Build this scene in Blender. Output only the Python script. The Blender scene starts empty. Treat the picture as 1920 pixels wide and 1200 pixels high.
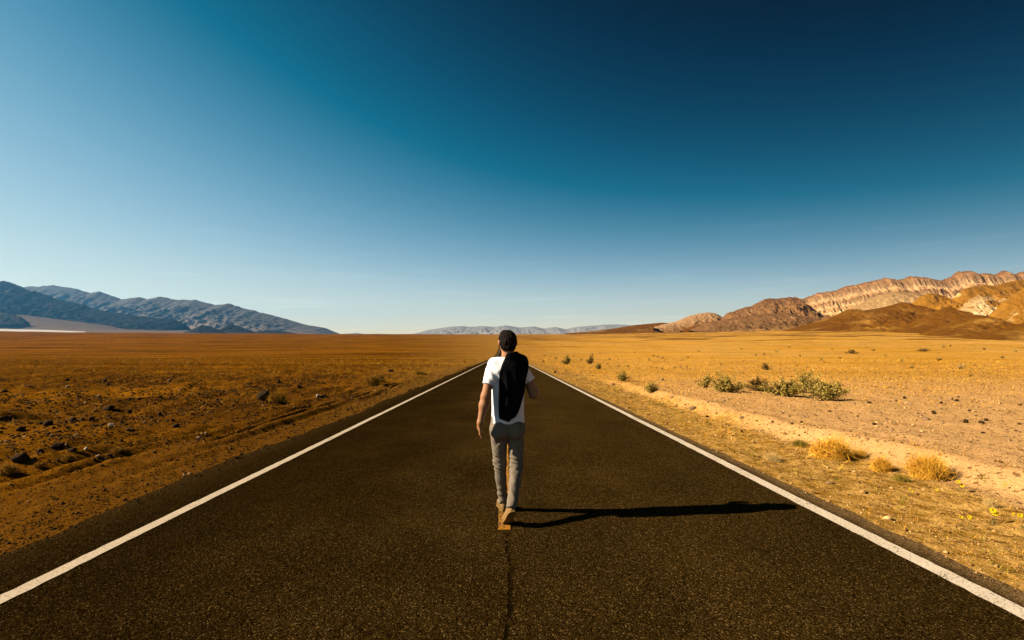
import bpy, math, random
import numpy as np
from mathutils import Vector, Matrix

# ------------------------------------------------------------------ camera, sky, sun, exposure
SC = bpy.context.scene
COL = SC.collection
F, CX, HY = 900.0, 947.0, 628.0            # focal length in photo pixels, vanishing column, horizon row
CAM_Z = 1.55
cd = bpy.data.cameras.new('camera'); cam = bpy.data.objects.new('camera', cd); COL.objects.link(cam)
cam.location = (0, 0, CAM_Z); cam.rotation_euler = (math.radians(90), 0, 0)
cd.sensor_width = 36.0; cd.lens = 36.0 * F / 1920
cd.shift_x = (960 - CX) / 1920; cd.shift_y = (HY - 600) / 1920
cd.clip_start = 0.05; cd.clip_end = 60000
SC.camera = cam

SUN_DIR = Vector((-2.9, -0.34, 1.775)).normalized()      # towards the sun
SUN_EL = math.asin(SUN_DIR.z); SUN_AZ = math.atan2(SUN_DIR.x, SUN_DIR.y)
W = bpy.data.worlds.new('World'); SC.world = W; W.use_nodes = True
wn = W.node_tree.nodes; wl = W.node_tree.links
bg = wn['Background']
sky = wn.new('ShaderNodeTexSky'); sky.sky_type = 'NISHITA'; sky.sun_disc = False
sky.sun_elevation = SUN_EL; sky.sun_rotation = SUN_AZ
sky.air_density = 1.0; sky.dust_density = 0.6; sky.ozone_density = 1.5; sky.altitude = 0
EXPO = 1.5
def sky_nodes():
    """Nishita sky seen as through a polarising filter: deep and teal away from the sun and high up, pale towards the sun and the horizon"""
    def M(op, a, b=None, clamp=False):
        n = wn.new('ShaderNodeMath'); n.operation = op; n.use_clamp = clamp
        for i, v in enumerate((a, b)):
            if v is None: continue
            if isinstance(v, bpy.types.NodeSocket): wl.new(v, n.inputs[i])
            else: n.inputs[i].default_value = v
        return n.outputs[0]
    tc = wn.new('ShaderNodeTexCoord').outputs['Generated']
    sx = wn.new('ShaderNodeSeparateXYZ'); wl.new(tc, sx.inputs[0])
    s = M('MAXIMUM', sx.outputs[2], 0.0)
    dp = wn.new('ShaderNodeVectorMath'); dp.operation = 'DOT_PRODUCT'; wl.new(tc, dp.inputs[0]); dp.inputs[1].default_value = SUN_DIR
    ct = dp.outputs['Value']
    e = M('ADD', M('MULTIPLY', s, -0.375), M('MULTIPLY', M('MULTIPLY', s, s), -6.855))
    e = M('ADD', e, M('ADD', M('MULTIPLY', ct, -0.207), M('MULTIPLY', M('MULTIPLY', ct, ct), -0.821)))
    e = M('ADD', e, M('MULTIPLY', M('MULTIPLY', s, ct), 5.443))
    sc = wn.new('ShaderNodeSeparateColor'); wl.new(sky.outputs[0], sc.inputs[0])
    E = 2**EXPO*SKY_STRENGTH
    g = M('MINIMUM', M('MULTIPLY', M('MULTIPLY', sc.outputs[1], M('EXPONENT', e)), E), 1.0)
    g = M('MAXIMUM', M('SUBTRACT', M('MULTIPLY', g, 0.90), 0.006), 0.004)
    r = M('MULTIPLY', M('MAXIMUM', M('SUBTRACT', g, 0.145), 0.0005), M('ADD', M('MULTIPLY', g, 0.68), 0.45))
    b = M('ADD', M('MULTIPLY', g, M('SUBTRACT', 1.6, M('MULTIPLY', g, 0.85))), M('DIVIDE', M('MULTIPLY', g, 0.05), M('ADD', g, 0.03)))
    low = M('EXPONENT', M('MULTIPLY', s, -14.0))
    low2 = M('EXPONENT', M('MULTIPLY', s, -42.0))
    r = M('ADD', r, M('MULTIPLY', low2, 0.42)); g = M('ADD', g, M('MULTIPLY', low2, 0.20))
    mp = wn.new('ShaderNodeMapping'); wl.new(tc, mp.inputs[0]); mp.inputs['Scale'].default_value = (5.0, 5.0, 90.0)
    nz = wn.new('ShaderNodeTexNoise'); wl.new(mp.outputs[0], nz.inputs['Vector']); nz.inputs['Scale'].default_value = 1.0; nz.inputs['Detail'].default_value = 5.0
    wisp = M('MULTIPLY', M('MULTIPLY', M('MAXIMUM', M('SUBTRACT', nz.outputs[0], 0.56), 0.0), 0.9), low)
    r = M('ADD', r, wisp); g = M('ADD', g, wisp); b = M('ADD', b, wisp)
    r = M('ADD', r, M('MULTIPLY', low, 0.42)); g = M('ADD', g, M('MULTIPLY', low, 0.21)); b = M('SUBTRACT', b, M('MULTIPLY', low, 0.10))
    cc = wn.new('ShaderNodeCombineColor')
    for i, v in enumerate((r, g, b)): wl.new(M('DIVIDE', v, E), cc.inputs[i])
    wl.new(cc.outputs[0], bg.inputs[0]); bg.inputs[1].default_value = SKY_STRENGTH
SKY_STRENGTH = 0.1453/2**EXPO
sky_nodes()

sd = bpy.data.lights.new('sun', 'SUN'); sun = bpy.data.objects.new('sun', sd); COL.objects.link(sun)
sd.energy = 5.0; sd.angle = math.radians(0.5); sd.color = (1.0, 0.86, 0.66)
sun.rotation_euler = SUN_DIR.to_track_quat('Z', 'Y').to_euler(); sun.location = (-20, -5, 30)

vs = SC.view_settings
vs.view_transform = 'Standard'; vs.look = 'None'; vs.exposure = EXPO; vs.gamma = 1.0; vs.use_curve_mapping = False
SC.cycles.max_bounces = 6; SC.cycles.diffuse_bounces = 1; SC.cycles.volume_bounces = 0
SC.cycles.transparent_max_bounces = 4
SC.cycles.use_denoising = True
SC.cycles.caustics_reflective = False; SC.cycles.caustics_refractive = False

rng = np.random.default_rng(7)
random.seed(7)

# ------------------------------------------------------------------ noise
def _hash(ix, iy, iz, seed):
    h = (ix.astype(np.int64) * 374761393 + iy.astype(np.int64) * 668265263 + iz.astype(np.int64) * 2147483647 + seed * 974711) & 0xFFFFFFFF
    h = ((h ^ (h >> 13)) * 1274126177) & 0xFFFFFFFF
    h = ((h ^ (h >> 16)) * 2246822519) & 0xFFFFFFFF
    return ((h ^ (h >> 15)) & 0xFFFFFF) / float(0xFFFFFF)
def noise2(x, y, seed=0):
    x = np.asarray(x, float); y = np.asarray(y, float)
    ix = np.floor(x); iy = np.floor(y); fx = x - ix; fy = y - iy
    ux = fx*fx*fx*(fx*(fx*6-15)+10); uy = fy*fy*fy*(fy*(fy*6-15)+10)
    z = np.zeros_like(ix)
    def g(a, b, dx, dy):
        an = _hash(a, b, z, seed) * 6.2831853
        return np.cos(an) * dx + np.sin(an) * dy
    n00 = g(ix, iy, fx, fy); n10 = g(ix+1, iy, fx-1, fy); n01 = g(ix, iy+1, fx, fy-1); n11 = g(ix+1, iy+1, fx-1, fy-1)
    return ((n00*(1-ux)+n10*ux)*(1-uy) + (n01*(1-ux)+n11*ux)*uy) * 1.5
def fbm(x, y, seed=0, octv=4, gain=0.5):
    s = 0; a = 1.0; f = 1.0
    for o in range(octv):
        s = s + a * noise2(x*f, y*f, seed + o*17); a *= gain; f *= 2.03
    return s
def ridged(x, y, seed=0, octv=4, gain=0.55):
    s = 0; a = 1.0; f = 1.0; t = 0
    for o in range(octv):
        s = s + a * (1 - np.abs(noise2(x*f, y*f, seed + o*29))*1.6); t += a; a *= gain; f *= 2.1
    return s / t
def noise3(x, y, z, seed=0):
    ix = np.floor(x); iy = np.floor(y); iz = np.floor(z); fx = x-ix; fy = y-iy; fz = z-iz
    ux = fx*fx*(3-2*fx); uy = fy*fy*(3-2*fy); uz = fz*fz*(3-2*fz)
    def h(a, b, c): return _hash(ix+a, iy+b, iz+c, seed)
    l = lambda a, b, t: a + (b-a)*t
    return l(l(l(h(0,0,0),h(1,0,0),ux), l(h(0,1,0),h(1,1,0),ux), uy), l(l(h(0,0,1),h(1,0,1),ux), l(h(0,1,1),h(1,1,1),ux), uy), uz)*2-1
def sstep(a, b, x):
    t = np.clip((np.asarray(x, float)-a)/(b-a), 0, 1); return t*t*(3-2*t)

# ------------------------------------------------------------------ material helpers
ALB = 0.43          # overall reflectance of the drawn-up colours, with the exposure above
def new_mat(name):
    m = bpy.data.materials.new(name); m.use_nodes = True
    nt = m.node_tree; b = nt.nodes['Principled BSDF']
    b.inputs['Roughness'].default_value = 0.9
    b.inputs['Specular IOR Level'].default_value = 0.15
    return m, nt, b
class NB:
    """small node builder"""
    def __init__(s, nt): s.nt = nt; s.n = nt.nodes; s.l = nt.links
    def pos(s, kind='obj'):
        if kind == 'obj': return s.n.new('ShaderNodeTexCoord').outputs['Object']
        return s.n.new('ShaderNodeNewGeometry').outputs['Position']
    def put(s, sock, v):
        if isinstance(v, bpy.types.NodeSocket): s.l.new(v, sock)
        elif isinstance(v, (tuple, list)) and len(v) == 3 and sock.type == 'RGBA': sock.default_value = (*v, 1)
        else: sock.default_value = v
    def mapping(s, vec, scale=(1,1,1)):
        n = s.n.new('ShaderNodeMapping'); s.l.new(vec, n.inputs[0]); n.inputs['Scale'].default_value = scale; return n.outputs[0]
    def noise(s, vec, scale, detail=4, rough=0.55):
        n = s.n.new('ShaderNodeTexNoise'); s.l.new(vec, n.inputs['Vector'])
        n.inputs['Scale'].default_value = scale; n.inputs['Detail'].default_value = detail; n.inputs['Roughness'].default_value = rough
        return n.outputs[0]
    def voro(s, vec, scale, out='Color', feature='F1'):
        n = s.n.new('ShaderNodeTexVoronoi'); n.feature = feature; s.l.new(vec, n.inputs['Vector']); n.inputs['Scale'].default_value = scale
        return n.outputs[out]
    def math(s, op, a, b=0.0, c=None, clamp=False):
        n = s.n.new('ShaderNodeMath'); n.operation = op; n.use_clamp = clamp
        s.put(n.inputs[0], a); s.put(n.inputs[1], b)
        if c is not None: s.put(n.inputs[2], c)
        return n.outputs[0]
    def rng(s, v, a, b, c=0.0, d=1.0, smooth=True):
        n = s.n.new('ShaderNodeMapRange'); n.interpolation_type = 'SMOOTHSTEP' if smooth else 'LINEAR'
        s.put(n.inputs[0], v)
        for i, q in enumerate((a, b, c, d)): s.put(n.inputs[i+1], q)
        return n.outputs[0]
    def mix(s, f, a, b, mode='MIX'):
        n = s.n.new('ShaderNodeMix'); n.data_type = 'RGBA'; n.blend_type = mode
        s.put(n.inputs[0], f); s.put(n.inputs[6], a); s.put(n.inputs[7], b); return n.outputs[2]
    def ramp(s, f, stops):
        n = s.n.new('ShaderNodeValToRGB'); s.l.new(f, n.inputs[0]); e = n.color_ramp.elements
        while len(e) < len(stops): e.new(0.5)
        for i, (p, c) in enumerate(stops): e[i].position = p; e[i].color = (*c, 1)
        return n.outputs[0]
    def base(s, c, b, k=None):
        s.l.new(s.mix(1.0, c, (ALB if k is None else k,)*3, 'MULTIPLY'), b.inputs['Base Color'])
    def sep(s, v):
        n = s.n.new('ShaderNodeSeparateXYZ'); s.l.new(v, n.inputs[0]); return n.outputs
    def sepc(s, v):
        n = s.n.new('ShaderNodeSeparateColor'); s.l.new(v, n.inputs[0]); return n.outputs
    def attr(s, name):
        n = s.n.new('ShaderNodeAttribute'); n.attribute_name = name; return n
    def bump(s, h, strength, dist, bsdf):
        n = s.n.new('ShaderNodeBump'); n.inputs['Strength'].default_value = strength; n.inputs['Distance'].default_value = dist
        s.l.new(h, n.inputs['Height']); s.l.new(n.outputs[0], bsdf.inputs['Normal']); return n

def plain_mat(name, col, col2=None, scale=20.0, rough=0.9, spec=0.15, bump=0.0, bscale=None, rnd=0.0):
    m, nt, b = new_mat(name); q = NB(nt); p = q.pos()
    b.inputs['Roughness'].default_value = rough; b.inputs['Specular IOR Level'].default_value = spec
    c = q.mix(q.noise(p, scale, 4), col, col2 or col)
    if rnd:
        oi = q.n.new('ShaderNodeObjectInfo').outputs['Random']
        c = q.mix(1.0, c, q.ramp(oi, [(0, (1-rnd,)*3), (1, (1+rnd,)*3)]), 'MULTIPLY')
    q.base(c, b)
    if bump: q.bump(q.noise(p, bscale or scale*2, 5), bump, 0.01, b)
    return m

# ------------------------------------------------------------------ object helpers
def mesh_obj(name, verts, faces, mat=None, parent=None, smooth=True, attrs=None, mats=None, mat_idx=None):
    me = bpy.data.meshes.new(name)
    verts = np.asarray(verts, np.float32)
    if isinstance(faces, np.ndarray):
        n, k = faces.shape
        me.vertices.add(len(verts)); me.vertices.foreach_set('co', verts.ravel())
        me.loops.add(n*k); me.loops.foreach_set('vertex_index', faces.astype(np.int32).ravel())
        me.polygons.add(n); me.polygons.foreach_set('loop_start', np.arange(n, dtype=np.int32)*k)
        me.update(calc_edges=True)
    else:
        me.from_pydata(verts.tolist(), [], faces)
    if smooth: me.polygons.foreach_set('use_smooth', np.ones(len(me.polygons), bool))
    for k, v in (attrs or {}).items():
        a = me.attributes.new(k, 'FLOAT', 'POINT'); a.data.foreach_set('value', np.asarray(v, np.float32))
    for m in (mats or ([mat] if mat else [])): me.materials.append(m)
    if mat_idx is not None: me.polygons.foreach_set('material_index', np.asarray(mat_idx, np.int32))
    me.validate(); me.update()
    o = bpy.data.objects.new(name, me); COL.objects.link(o)
    if parent: o.parent = parent
    return o
def tag(o, label=None, cat=None, group=None, kind=None):
    if label: o['label'] = label
    if cat: o['category'] = cat
    if group: o['group'] = group
    if kind: o['kind'] = kind
    return o
def empty(name, loc, rz=0.0, scale=1.0):
    o = bpy.data.objects.new(name, None); COL.objects.link(o); o.location = loc; o.rotation_euler = (0, 0, rz); o.scale = (scale,)*3
    o.empty_display_size = 0.1
    return o
def copy_tree(o, loc, rz, scale):
    c = o.copy(); COL.objects.link(c); c.location = loc; c.rotation_euler = (0, 0, rz)
    c.scale = scale if hasattr(scale, '__len__') else (scale,)*3
    for k in list(c.keys()): del c[k]
    for ch in o.children:
        d = ch.copy(); COL.objects.link(d); d.parent = c
    return c
def grid_faces(nu, nv):
    i = np.arange(nu-1)[:, None]*nv + np.arange(nv-1)[None, :]
    return np.stack([i, i+nv, i+nv+1, i+1], -1).reshape(-1, 4)

# ------------------------------------------------------------------ terrain height
ROAD_C = -0.045; HALF_L = 3.11; HALF_R = 3.11
_ys = np.concatenate([np.arange(-15000, 0, 500.0), np.arange(0, 600, 2.0), np.arange(600, 16001, 50.0)])
_sl = -0.0378 + (0.0378 + 0.0078)*sstep(110, 330, _ys)
_sl = np.where(_ys > 1500, 0.0078*(1-sstep(1500, 2200, _ys)), _sl)
_sl = np.where(_ys < -60, 0.0, _sl)
_z = np.concatenate([[0], np.cumsum(0.5*(_sl[1:]+_sl[:-1])*np.diff(_ys))]); _z -= np.interp(0, _ys, _z)
def prof(y): return np.interp(y, _ys, _z)
def edge_l(y): return ROAD_C - HALF_L - 0.80 + 0.16*noise2(np.asarray(y, float)*0.35, 3.3, 5) + 0.07*noise2(np.asarray(y, float)*2.1, 9.3, 6)
def edge_r(y): return ROAD_C + HALF_R + 0.30 + 0.05*noise2(np.asarray(y, float)*0.4, 7.3, 8) + 0.035*noise2(np.asarray(y, float)*2.4, 1.3, 9)
def G(x, y):
    """natural ground surface (also the road formation level)"""
    x = np.asarray(x, float); y = np.asarray(y, float)
    r = np.hypot(x, y); z = prof(y)
    tn = np.clip(x/np.maximum(np.abs(y), 60), -1.3, 1.3)
    z = z + np.where(tn < 0, 9.5*sstep(220, 1150, y)*tn**2, 0)
    z = z + 10.5*sstep(520, 1400, y)*sstep(0.12, 0.5, tn)
    z = z + 9.0*sstep(430, 950, y)*sstep(0.42, 0.75, tn)
    off = np.where(x < ROAD_C, edge_l(y)-x, x-edge_r(y))          # metres outside the tarmac
    out = sstep(0.0, 1.2, off)
    big = fbm(x*0.012, y*0.012, 11, 3)*0.55*sstep(30, 160, np.abs(x)) + fbm(x*0.0035, y*0.0035, 12, 3)*2.0*sstep(120, 500, np.abs(x))
    z = z + big
    mic = fbm(x*0.45, y*0.45, 21, 3)*0.06 + fbm(x*2.2, y*2.2, 22, 3)*0.018
    left = sstep(5.5, 9.0, -x)
    mic = mic*(1+1.0*left) + left*np.maximum(0, fbm(x*0.9, y*0.55, 31, 3)-0.05)*0.16
    # bank on the right, ruts on the left
    bk = 5.55 + 0.25*noise2(y*0.16, 0.5, 41) + 0.12*noise2(y*0.7, 2.5, 42) + np.clip(8-y, 0, 5)*0.14
    bank = sstep(-0.35, 0.25, x-bk)*0.20*(1-sstep(17, 34, y)) + np.exp(-((x-bk-0.1)/0.35)**2)*0.05*(1-sstep(17, 30, y))
    z = z + np.where(x > 0, bank - 0.05*sstep(0, 0.8, off)*(1-sstep(17, 34, y)), 0)
    wob = 0.10*noise2(y*0.22, 4.4, 51)
    rut = 0
    for rx, a, w in ((-5.25, 0.15, 0.12), (-5.62, 0.11, 0.10), (-6.15, 0.09, 0.13), (-4.75, 0.045, 0.10), (-6.9, 0.07, 0.15)):
        br = sstep(-0.35, 0.05, noise2(y*0.30, rx*3.1, 53))
        d = (x-rx-wob)/w
        rut = rut + a*br*(np.exp(-(d-1.9)**2)*0.55 - np.exp(-d*d))
    z = z + rut*sstep(4.5, 7, y)*(1-sstep(22, 40, y))
    z = z + mic*out*sstep(0, 8, off+5)*(1-0.4*sstep(60, 200, r))
    return z - 0.025*(1-out)
def ray_ground(px, py):
    """where the sight line through a photo pixel meets the ground"""
    lo, hi = 2.0, 2600.0
    for n in (420, 24, 24):
        y = np.geomspace(lo, hi, n)
        hit = np.nonzero(CAM_Z-(py-HY)/F*y < G((px-CX)/F*y, y))[0]
        i = int(hit[0]) if len(hit) else n-1
        lo, hi = y[max(i-1, 0)], y[i]
    X = (px-CX)/F*hi
    return Vector((float(X), float(hi), float(G(X, hi))))

# ------------------------------------------------------------------ ground
def build_ground():
    a_f = np.linspace(-66, 66, 760); a_b = np.linspace(66, 294, 90)[1:-1]
    ang = np.radians(np.concatenate([a_f, a_b]))
    r = np.concatenate([[0.0, 0.6, 1.1], np.geomspace(1.6, 700, 430), np.geomspace(720, 12500, 70)])
    A, R = np.meshgrid(ang, r, indexing='ij')
    X = R*np.sin(A); Y = R*np.cos(A)
    Z = G(X, Y)
    inside = sstep(-0.02, 0.35, np.minimum(X-edge_l(Y), edge_r(Y)-X))
    Z = Z - inside*(0.05 + 0.0016*R)
    Z = Z - sstep(1800, 5000, R)*10
    V = np.stack([X, Y, Z], -1).reshape(-1, 3)
    Fc = grid_faces(len(ang), len(r))
    n, k = len(ang), len(r)
    j = np.arange(k-1); seam = np.stack([(n-1)*k+j, j, j+1, (n-1)*k+j+1], -1)
    Fc = np.concatenate([Fc, seam])[:, ::-1]
    m, nt, b = new_mat('desert soil'); q = NB(nt); p = q.pos('world'); s = q.sep(p)
    n_big = q.noise(p, 0.05, 5, 0.6); n_mid = q.noise(p, 0.5, 5, 0.6); n_sm = q.noise(p, 6.0, 6, 0.65); n_fine = q.noise(p, 45, 3, 0.6)
    stretched = q.mapping(p, (0.012, 0.05, 0.02)); n_str = q.noise(stretched, 1.0, 6, 0.6)
    dist = q.math('ABSOLUTE', s[1])
    # right: pinkish tan near, golden further out
    near_r = q.mix(n_mid, (0.88, 0.47, 0.155), (1.10, 0.62, 0.25))
    gold = q.mix(q.rng(n_str, 0.3, 0.7), (0.78, 0.36, 0.034), (1.08, 0.54, 0.085))
    far_r = q.mix(q.rng(q.noise(p, 0.011, 5), 0.4, 0.62), gold, (0.95, 0.49, 0.10))
    right = q.mix(q.rng(q.math('ADD', s[1], q.math('MULTIPLY', n_mid, 14)), 14, 45), near_r, far_r)
    pb = q.rng(q.math('ADD', q.noise(q.mapping(p, (0.010, 0.022, 0.01)), 1.0, 6, 0.6), q.math('MULTIPLY', q.rng(s[1], 320, 800), 0.10)), 0.565, 0.65)
    right = q.mix(q.math('MULTIPLY', pb, q.rng(s[1], 180, 420)), right, (0.40, 0.185, 0.030))
    tex = q.noise(q.mapping(p, (0.10, 0.45, 0.2)), 1.0, 6, 0.68)
    right = q.mix(q.rng(s[1], 25, 80), right, q.mix(1.0, right, q.ramp(tex, [(0.32, (0.52, 0.47, 0.40)), (0.5, (1, 1, 1)), (0.75, (1.15, 1.17, 1.2))]), 'MULTIPLY'))
    # verge strip of dry litter beside the tarmac
    verge = q.mix(q.rng(n_sm, 0.32, 0.68), (0.42, 0.20, 0.022), (1.08, 0.60, 0.15))
    verge = q.mix(q.rng(q.noise(p, 18, 4, 0.7), 0.60, 0.70), verge, (0.24, 0.13, 0.018))
    edge = q.math('ADD', s[0], q.math('MULTIPLY', q.math('SUBTRACT', n_mid, 0.5), 1.6))
    right = q.mix(q.rng(edge, 5.6, 5.0), right, verge)
    # left: dark gravel with vignette and backlit shade painted in, patches of dry-grass gold
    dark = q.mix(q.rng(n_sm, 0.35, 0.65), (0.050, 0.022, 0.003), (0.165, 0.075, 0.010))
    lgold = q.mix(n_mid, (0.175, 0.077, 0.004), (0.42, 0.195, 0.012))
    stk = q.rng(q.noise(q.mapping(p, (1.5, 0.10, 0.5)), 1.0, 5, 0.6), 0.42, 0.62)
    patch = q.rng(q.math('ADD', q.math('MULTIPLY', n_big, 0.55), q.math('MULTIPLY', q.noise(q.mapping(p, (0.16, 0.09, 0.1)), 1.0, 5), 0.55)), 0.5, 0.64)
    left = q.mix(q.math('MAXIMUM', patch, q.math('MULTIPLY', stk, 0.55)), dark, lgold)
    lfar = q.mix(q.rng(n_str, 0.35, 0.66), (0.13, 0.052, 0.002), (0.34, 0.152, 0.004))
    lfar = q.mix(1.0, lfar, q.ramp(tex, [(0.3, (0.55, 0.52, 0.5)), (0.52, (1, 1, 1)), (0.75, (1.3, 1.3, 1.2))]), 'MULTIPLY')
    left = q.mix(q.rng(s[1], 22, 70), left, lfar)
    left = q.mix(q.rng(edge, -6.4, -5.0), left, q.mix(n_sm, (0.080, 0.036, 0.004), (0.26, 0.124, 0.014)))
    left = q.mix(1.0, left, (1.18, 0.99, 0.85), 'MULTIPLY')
    # blend across the view, wider with distance
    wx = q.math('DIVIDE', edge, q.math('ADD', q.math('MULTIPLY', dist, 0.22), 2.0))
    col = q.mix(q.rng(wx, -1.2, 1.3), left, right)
    grain = q.ramp(n_fine, [(0.25, (0.62,)*3), (0.55, (1.0,)*3), (0.8, (1.22,)*3)])
    col = q.mix(0.8, col, grain, 'MULTIPLY')
    peb = q.sepc(q.voro(p, 22))[0]
    col = q.mix(q.rng(peb, 0.9, 0.96), col, q.mix(1.0, col, (0.42, 0.38, 0.36), 'MULTIPLY'))
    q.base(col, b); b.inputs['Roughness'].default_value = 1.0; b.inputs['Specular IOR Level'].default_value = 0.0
    h = q.math('ADD', q.math('MULTIPLY', n_sm, 0.6), q.math('MULTIPLY', n_fine, 0.25))
    h = q.math('ADD', h, q.math('MULTIPLY', n_mid, 0.7))
    q.bump(h, 0.9, 0.09, b)
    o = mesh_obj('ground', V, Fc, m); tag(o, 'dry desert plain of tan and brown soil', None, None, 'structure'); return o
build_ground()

# ------------------------------------------------------------------ road
def build_road():
    ys = np.concatenate([np.linspace(-30, 2, 30), np.geomspace(2.2, 200, 420), np.geomspace(205, 1900, 120)])
    us = np.linspace(0, 1, 15)
    Y, U = np.meshgrid(ys, us, indexing='ij')
    L = edge_l(Y); R = edge_r(Y); X = L + (R-L)*U
    Z = prof(Y) + 0.02*(1-((X-ROAD_C)/3.9)**2) + 0.012*(1-sstep(0.0, 0.05, np.minimum(U, 1-U)))*-1
    V = np.stack([X, Y, Z], -1).reshape(-1, 3)
    m, nt, b = new_mat('worn asphalt'); q = NB(nt); p = q.pos('world'); s = q.sep(p)
    agg = q.sepc(q.voro(p, 95)); agg2 = q.sepc(q.voro(p, 170))
    big = q.noise(p, 0.9, 5, 0.6); lane = q.noise(q.mapping(p, (1.1, 0.03, 1)), 1.0, 4)
    sep_x = q.math('ADD', s[0], q.math('MULTIPLY', q.math('SUBTRACT', big, 0.5), 3.0))
    base = q.mix(agg[0], (0.006, 0.0032, 0.0006), (0.052, 0.0295, 0.0060))
    base = q.mix(q.rng(agg2[1], 0.62, 1.0), base, (0.105, 0.064, 0.0150))
    base = q.mix(q.rng(agg[1], 0.93, 0.99), base, (0.19, 0.115, 0.032))
    base = q.mix(q.rng(agg2[0], 0.972, 0.992), base, (0.30, 0.20, 0.085))
    wear = q.ramp(q.math('ADD', q.math('MULTIPLY', big, 0.6), q.math('MULTIPLY', lane, 0.4)), [(0.3, (0.72,)*3), (0.5, (1,)*3), (0.72, (1.35,)*3)])
    base = q.mix(1.0, base, wear, 'MULTIPLY')
    base = q.mix(1.0, base, q.mix(q.rng(sep_x, -3.2, 1.6), (0.52, 0.47, 0.46), (1.06, 0.98, 0.96)), 'MULTIPLY')  # vignette painted into the asphalt: left side darkened, right kept light
    # dusty shoulder right, dark gravelly shoulder left
    sh = q.math('ADD', s[0], q.math('MULTIPLY', q.math('SUBTRACT', q.noise(p, 3, 4), 0.5), 0.22))
    base = q.mix(q.math('MULTIPLY', q.rng(sh, 3.10, 3.32), 0.85), base, q.mix(agg[0], (0.10, 0.056, 0.020), (0.42, 0.25, 0.10)))
    base = q.mix(q.math('MULTIPLY', q.rng(sh, -3.45, -4.0), 0.55), base, q.mix(agg[0], (0.018, 0.010, 0.003), (0.12, 0.066, 0.018)))
    # old longitudinal joint, cracked open
    jx = q.math('ABSOLUTE', q.math('SUBTRACT', s[0], q.math('ADD', 0.035, q.math('MULTIPLY', q.math('SUBTRACT', q.noise(p, 2.2, 5, 0.7), 0.5), 0.20))))
    crack = q.math('MULTIPLY', q.rng(jx, 0.026, 0.006), q.rng(q.noise(p, 7, 3), 0.36, 0.54))
    base = q.mix(q.math('MULTIPLY', crack, 0.7), base, (0.006, 0.0035, 0.001))
    q.base(base, b)
    b.inputs['Roughness'].default_value = 1.0; b.inputs['Specular IOR Level'].default_value = 0.0
    d = q.voro(p, 95, 'Distance'); hh = q.math('SUBTRACT', q.math('MULTIPLY', agg[2], 0.6), d)
    hh = q.math('SUBTRACT', hh, q.math('MULTIPLY', crack, 1.5))
    q.bump(hh, 0.8, 0.006, b)
    road = mesh_obj('road', V, grid_faces(len(ys), len(us))[:, ::-1], m); tag(road, 'straight two lane asphalt road', None, None, 'structure')
    # painted lines
    def paint(name, col1, col2, chip):
        m, nt, b = new_mat(name); q = NB(nt); p = q.pos('world')
        c = q.mix(q.noise(p, 5, 5), col1, col2)
        ch = q.rng(q.math('ADD', q.math('MULTIPLY', q.noise(p, 60, 3), 0.6), q.math('MULTIPLY', q.noise(p, 4, 4), 0.4)), chip, chip+0.05)
        c = q.mix(ch, c, (0.10, 0.065, 0.03)); sp = q.sepc(q.voro(p, 90))[0]
        c = q.mix(q.rng(sp, 0.86, 0.95), c, q.mix(1.0, c, (0.62, 0.55, 0.45), 'MULTIPLY'))
        q.base(c, b); b.inputs['Roughness'].default_value = 0.7
        q.bump(q.voro(p, 90, 'Distance'), 0.35, 0.004, b); return m
    white = paint('white road paint', (1.16, 0.96, 0.72), (0.84, 0.66, 0.47), 0.575)
    white_l = paint('dusty white road paint', (0.92, 0.72, 0.50), (0.66, 0.50, 0.33), 0.585)
    yellow = paint('yellow road paint', (0.80, 0.32, 0.010), (0.55, 0.21, 0.008), 0.52)
    def strip(name, xc, w, y0, y1, n, mt, lab):
        y = np.geomspace(y0+3, y1+3, n)-3
        w2 = w/2
        xl = xc - w2 + 0.010*noise2(y*11, 1.1, 61) + 0.008*noise2(y*0.5, 6.1, 63); xr = xc + w2 + 0.010*noise2(y*11, 5.1, 62) + 0.008*noise2(y*0.5, 6.1, 63)
        zz = lambda x: prof(y) + 0.02*(1-((x-ROAD_C)/3.9)**2) + 0.005
        V = np.concatenate([np.stack([xl, y, zz(xl)], -1), np.stack([xr, y, zz(xr)], -1)])
        i = np.arange(n-1); f = np.stack([i, n+i, n+i+1, i+1], -1)
        o = mesh_obj(name, V, f, mt, road); o['label'] = lab; return o
    strip('edge_line', -3.150, 0.115, -2, 900, 500, white_l, 'worn white edge line on the left side')
    strip('edge_line', 3.065, 0.14, -2, 900, 500, white, 'white edge line on the right side')
    for k in range(10):
        y0 = 4.15 + 14.6*k
        strip('centre_dash', -0.005, 0.105, y0, y0+4.0, 40, yellow, 'yellow paint dash of the centre line')
build_road()

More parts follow.
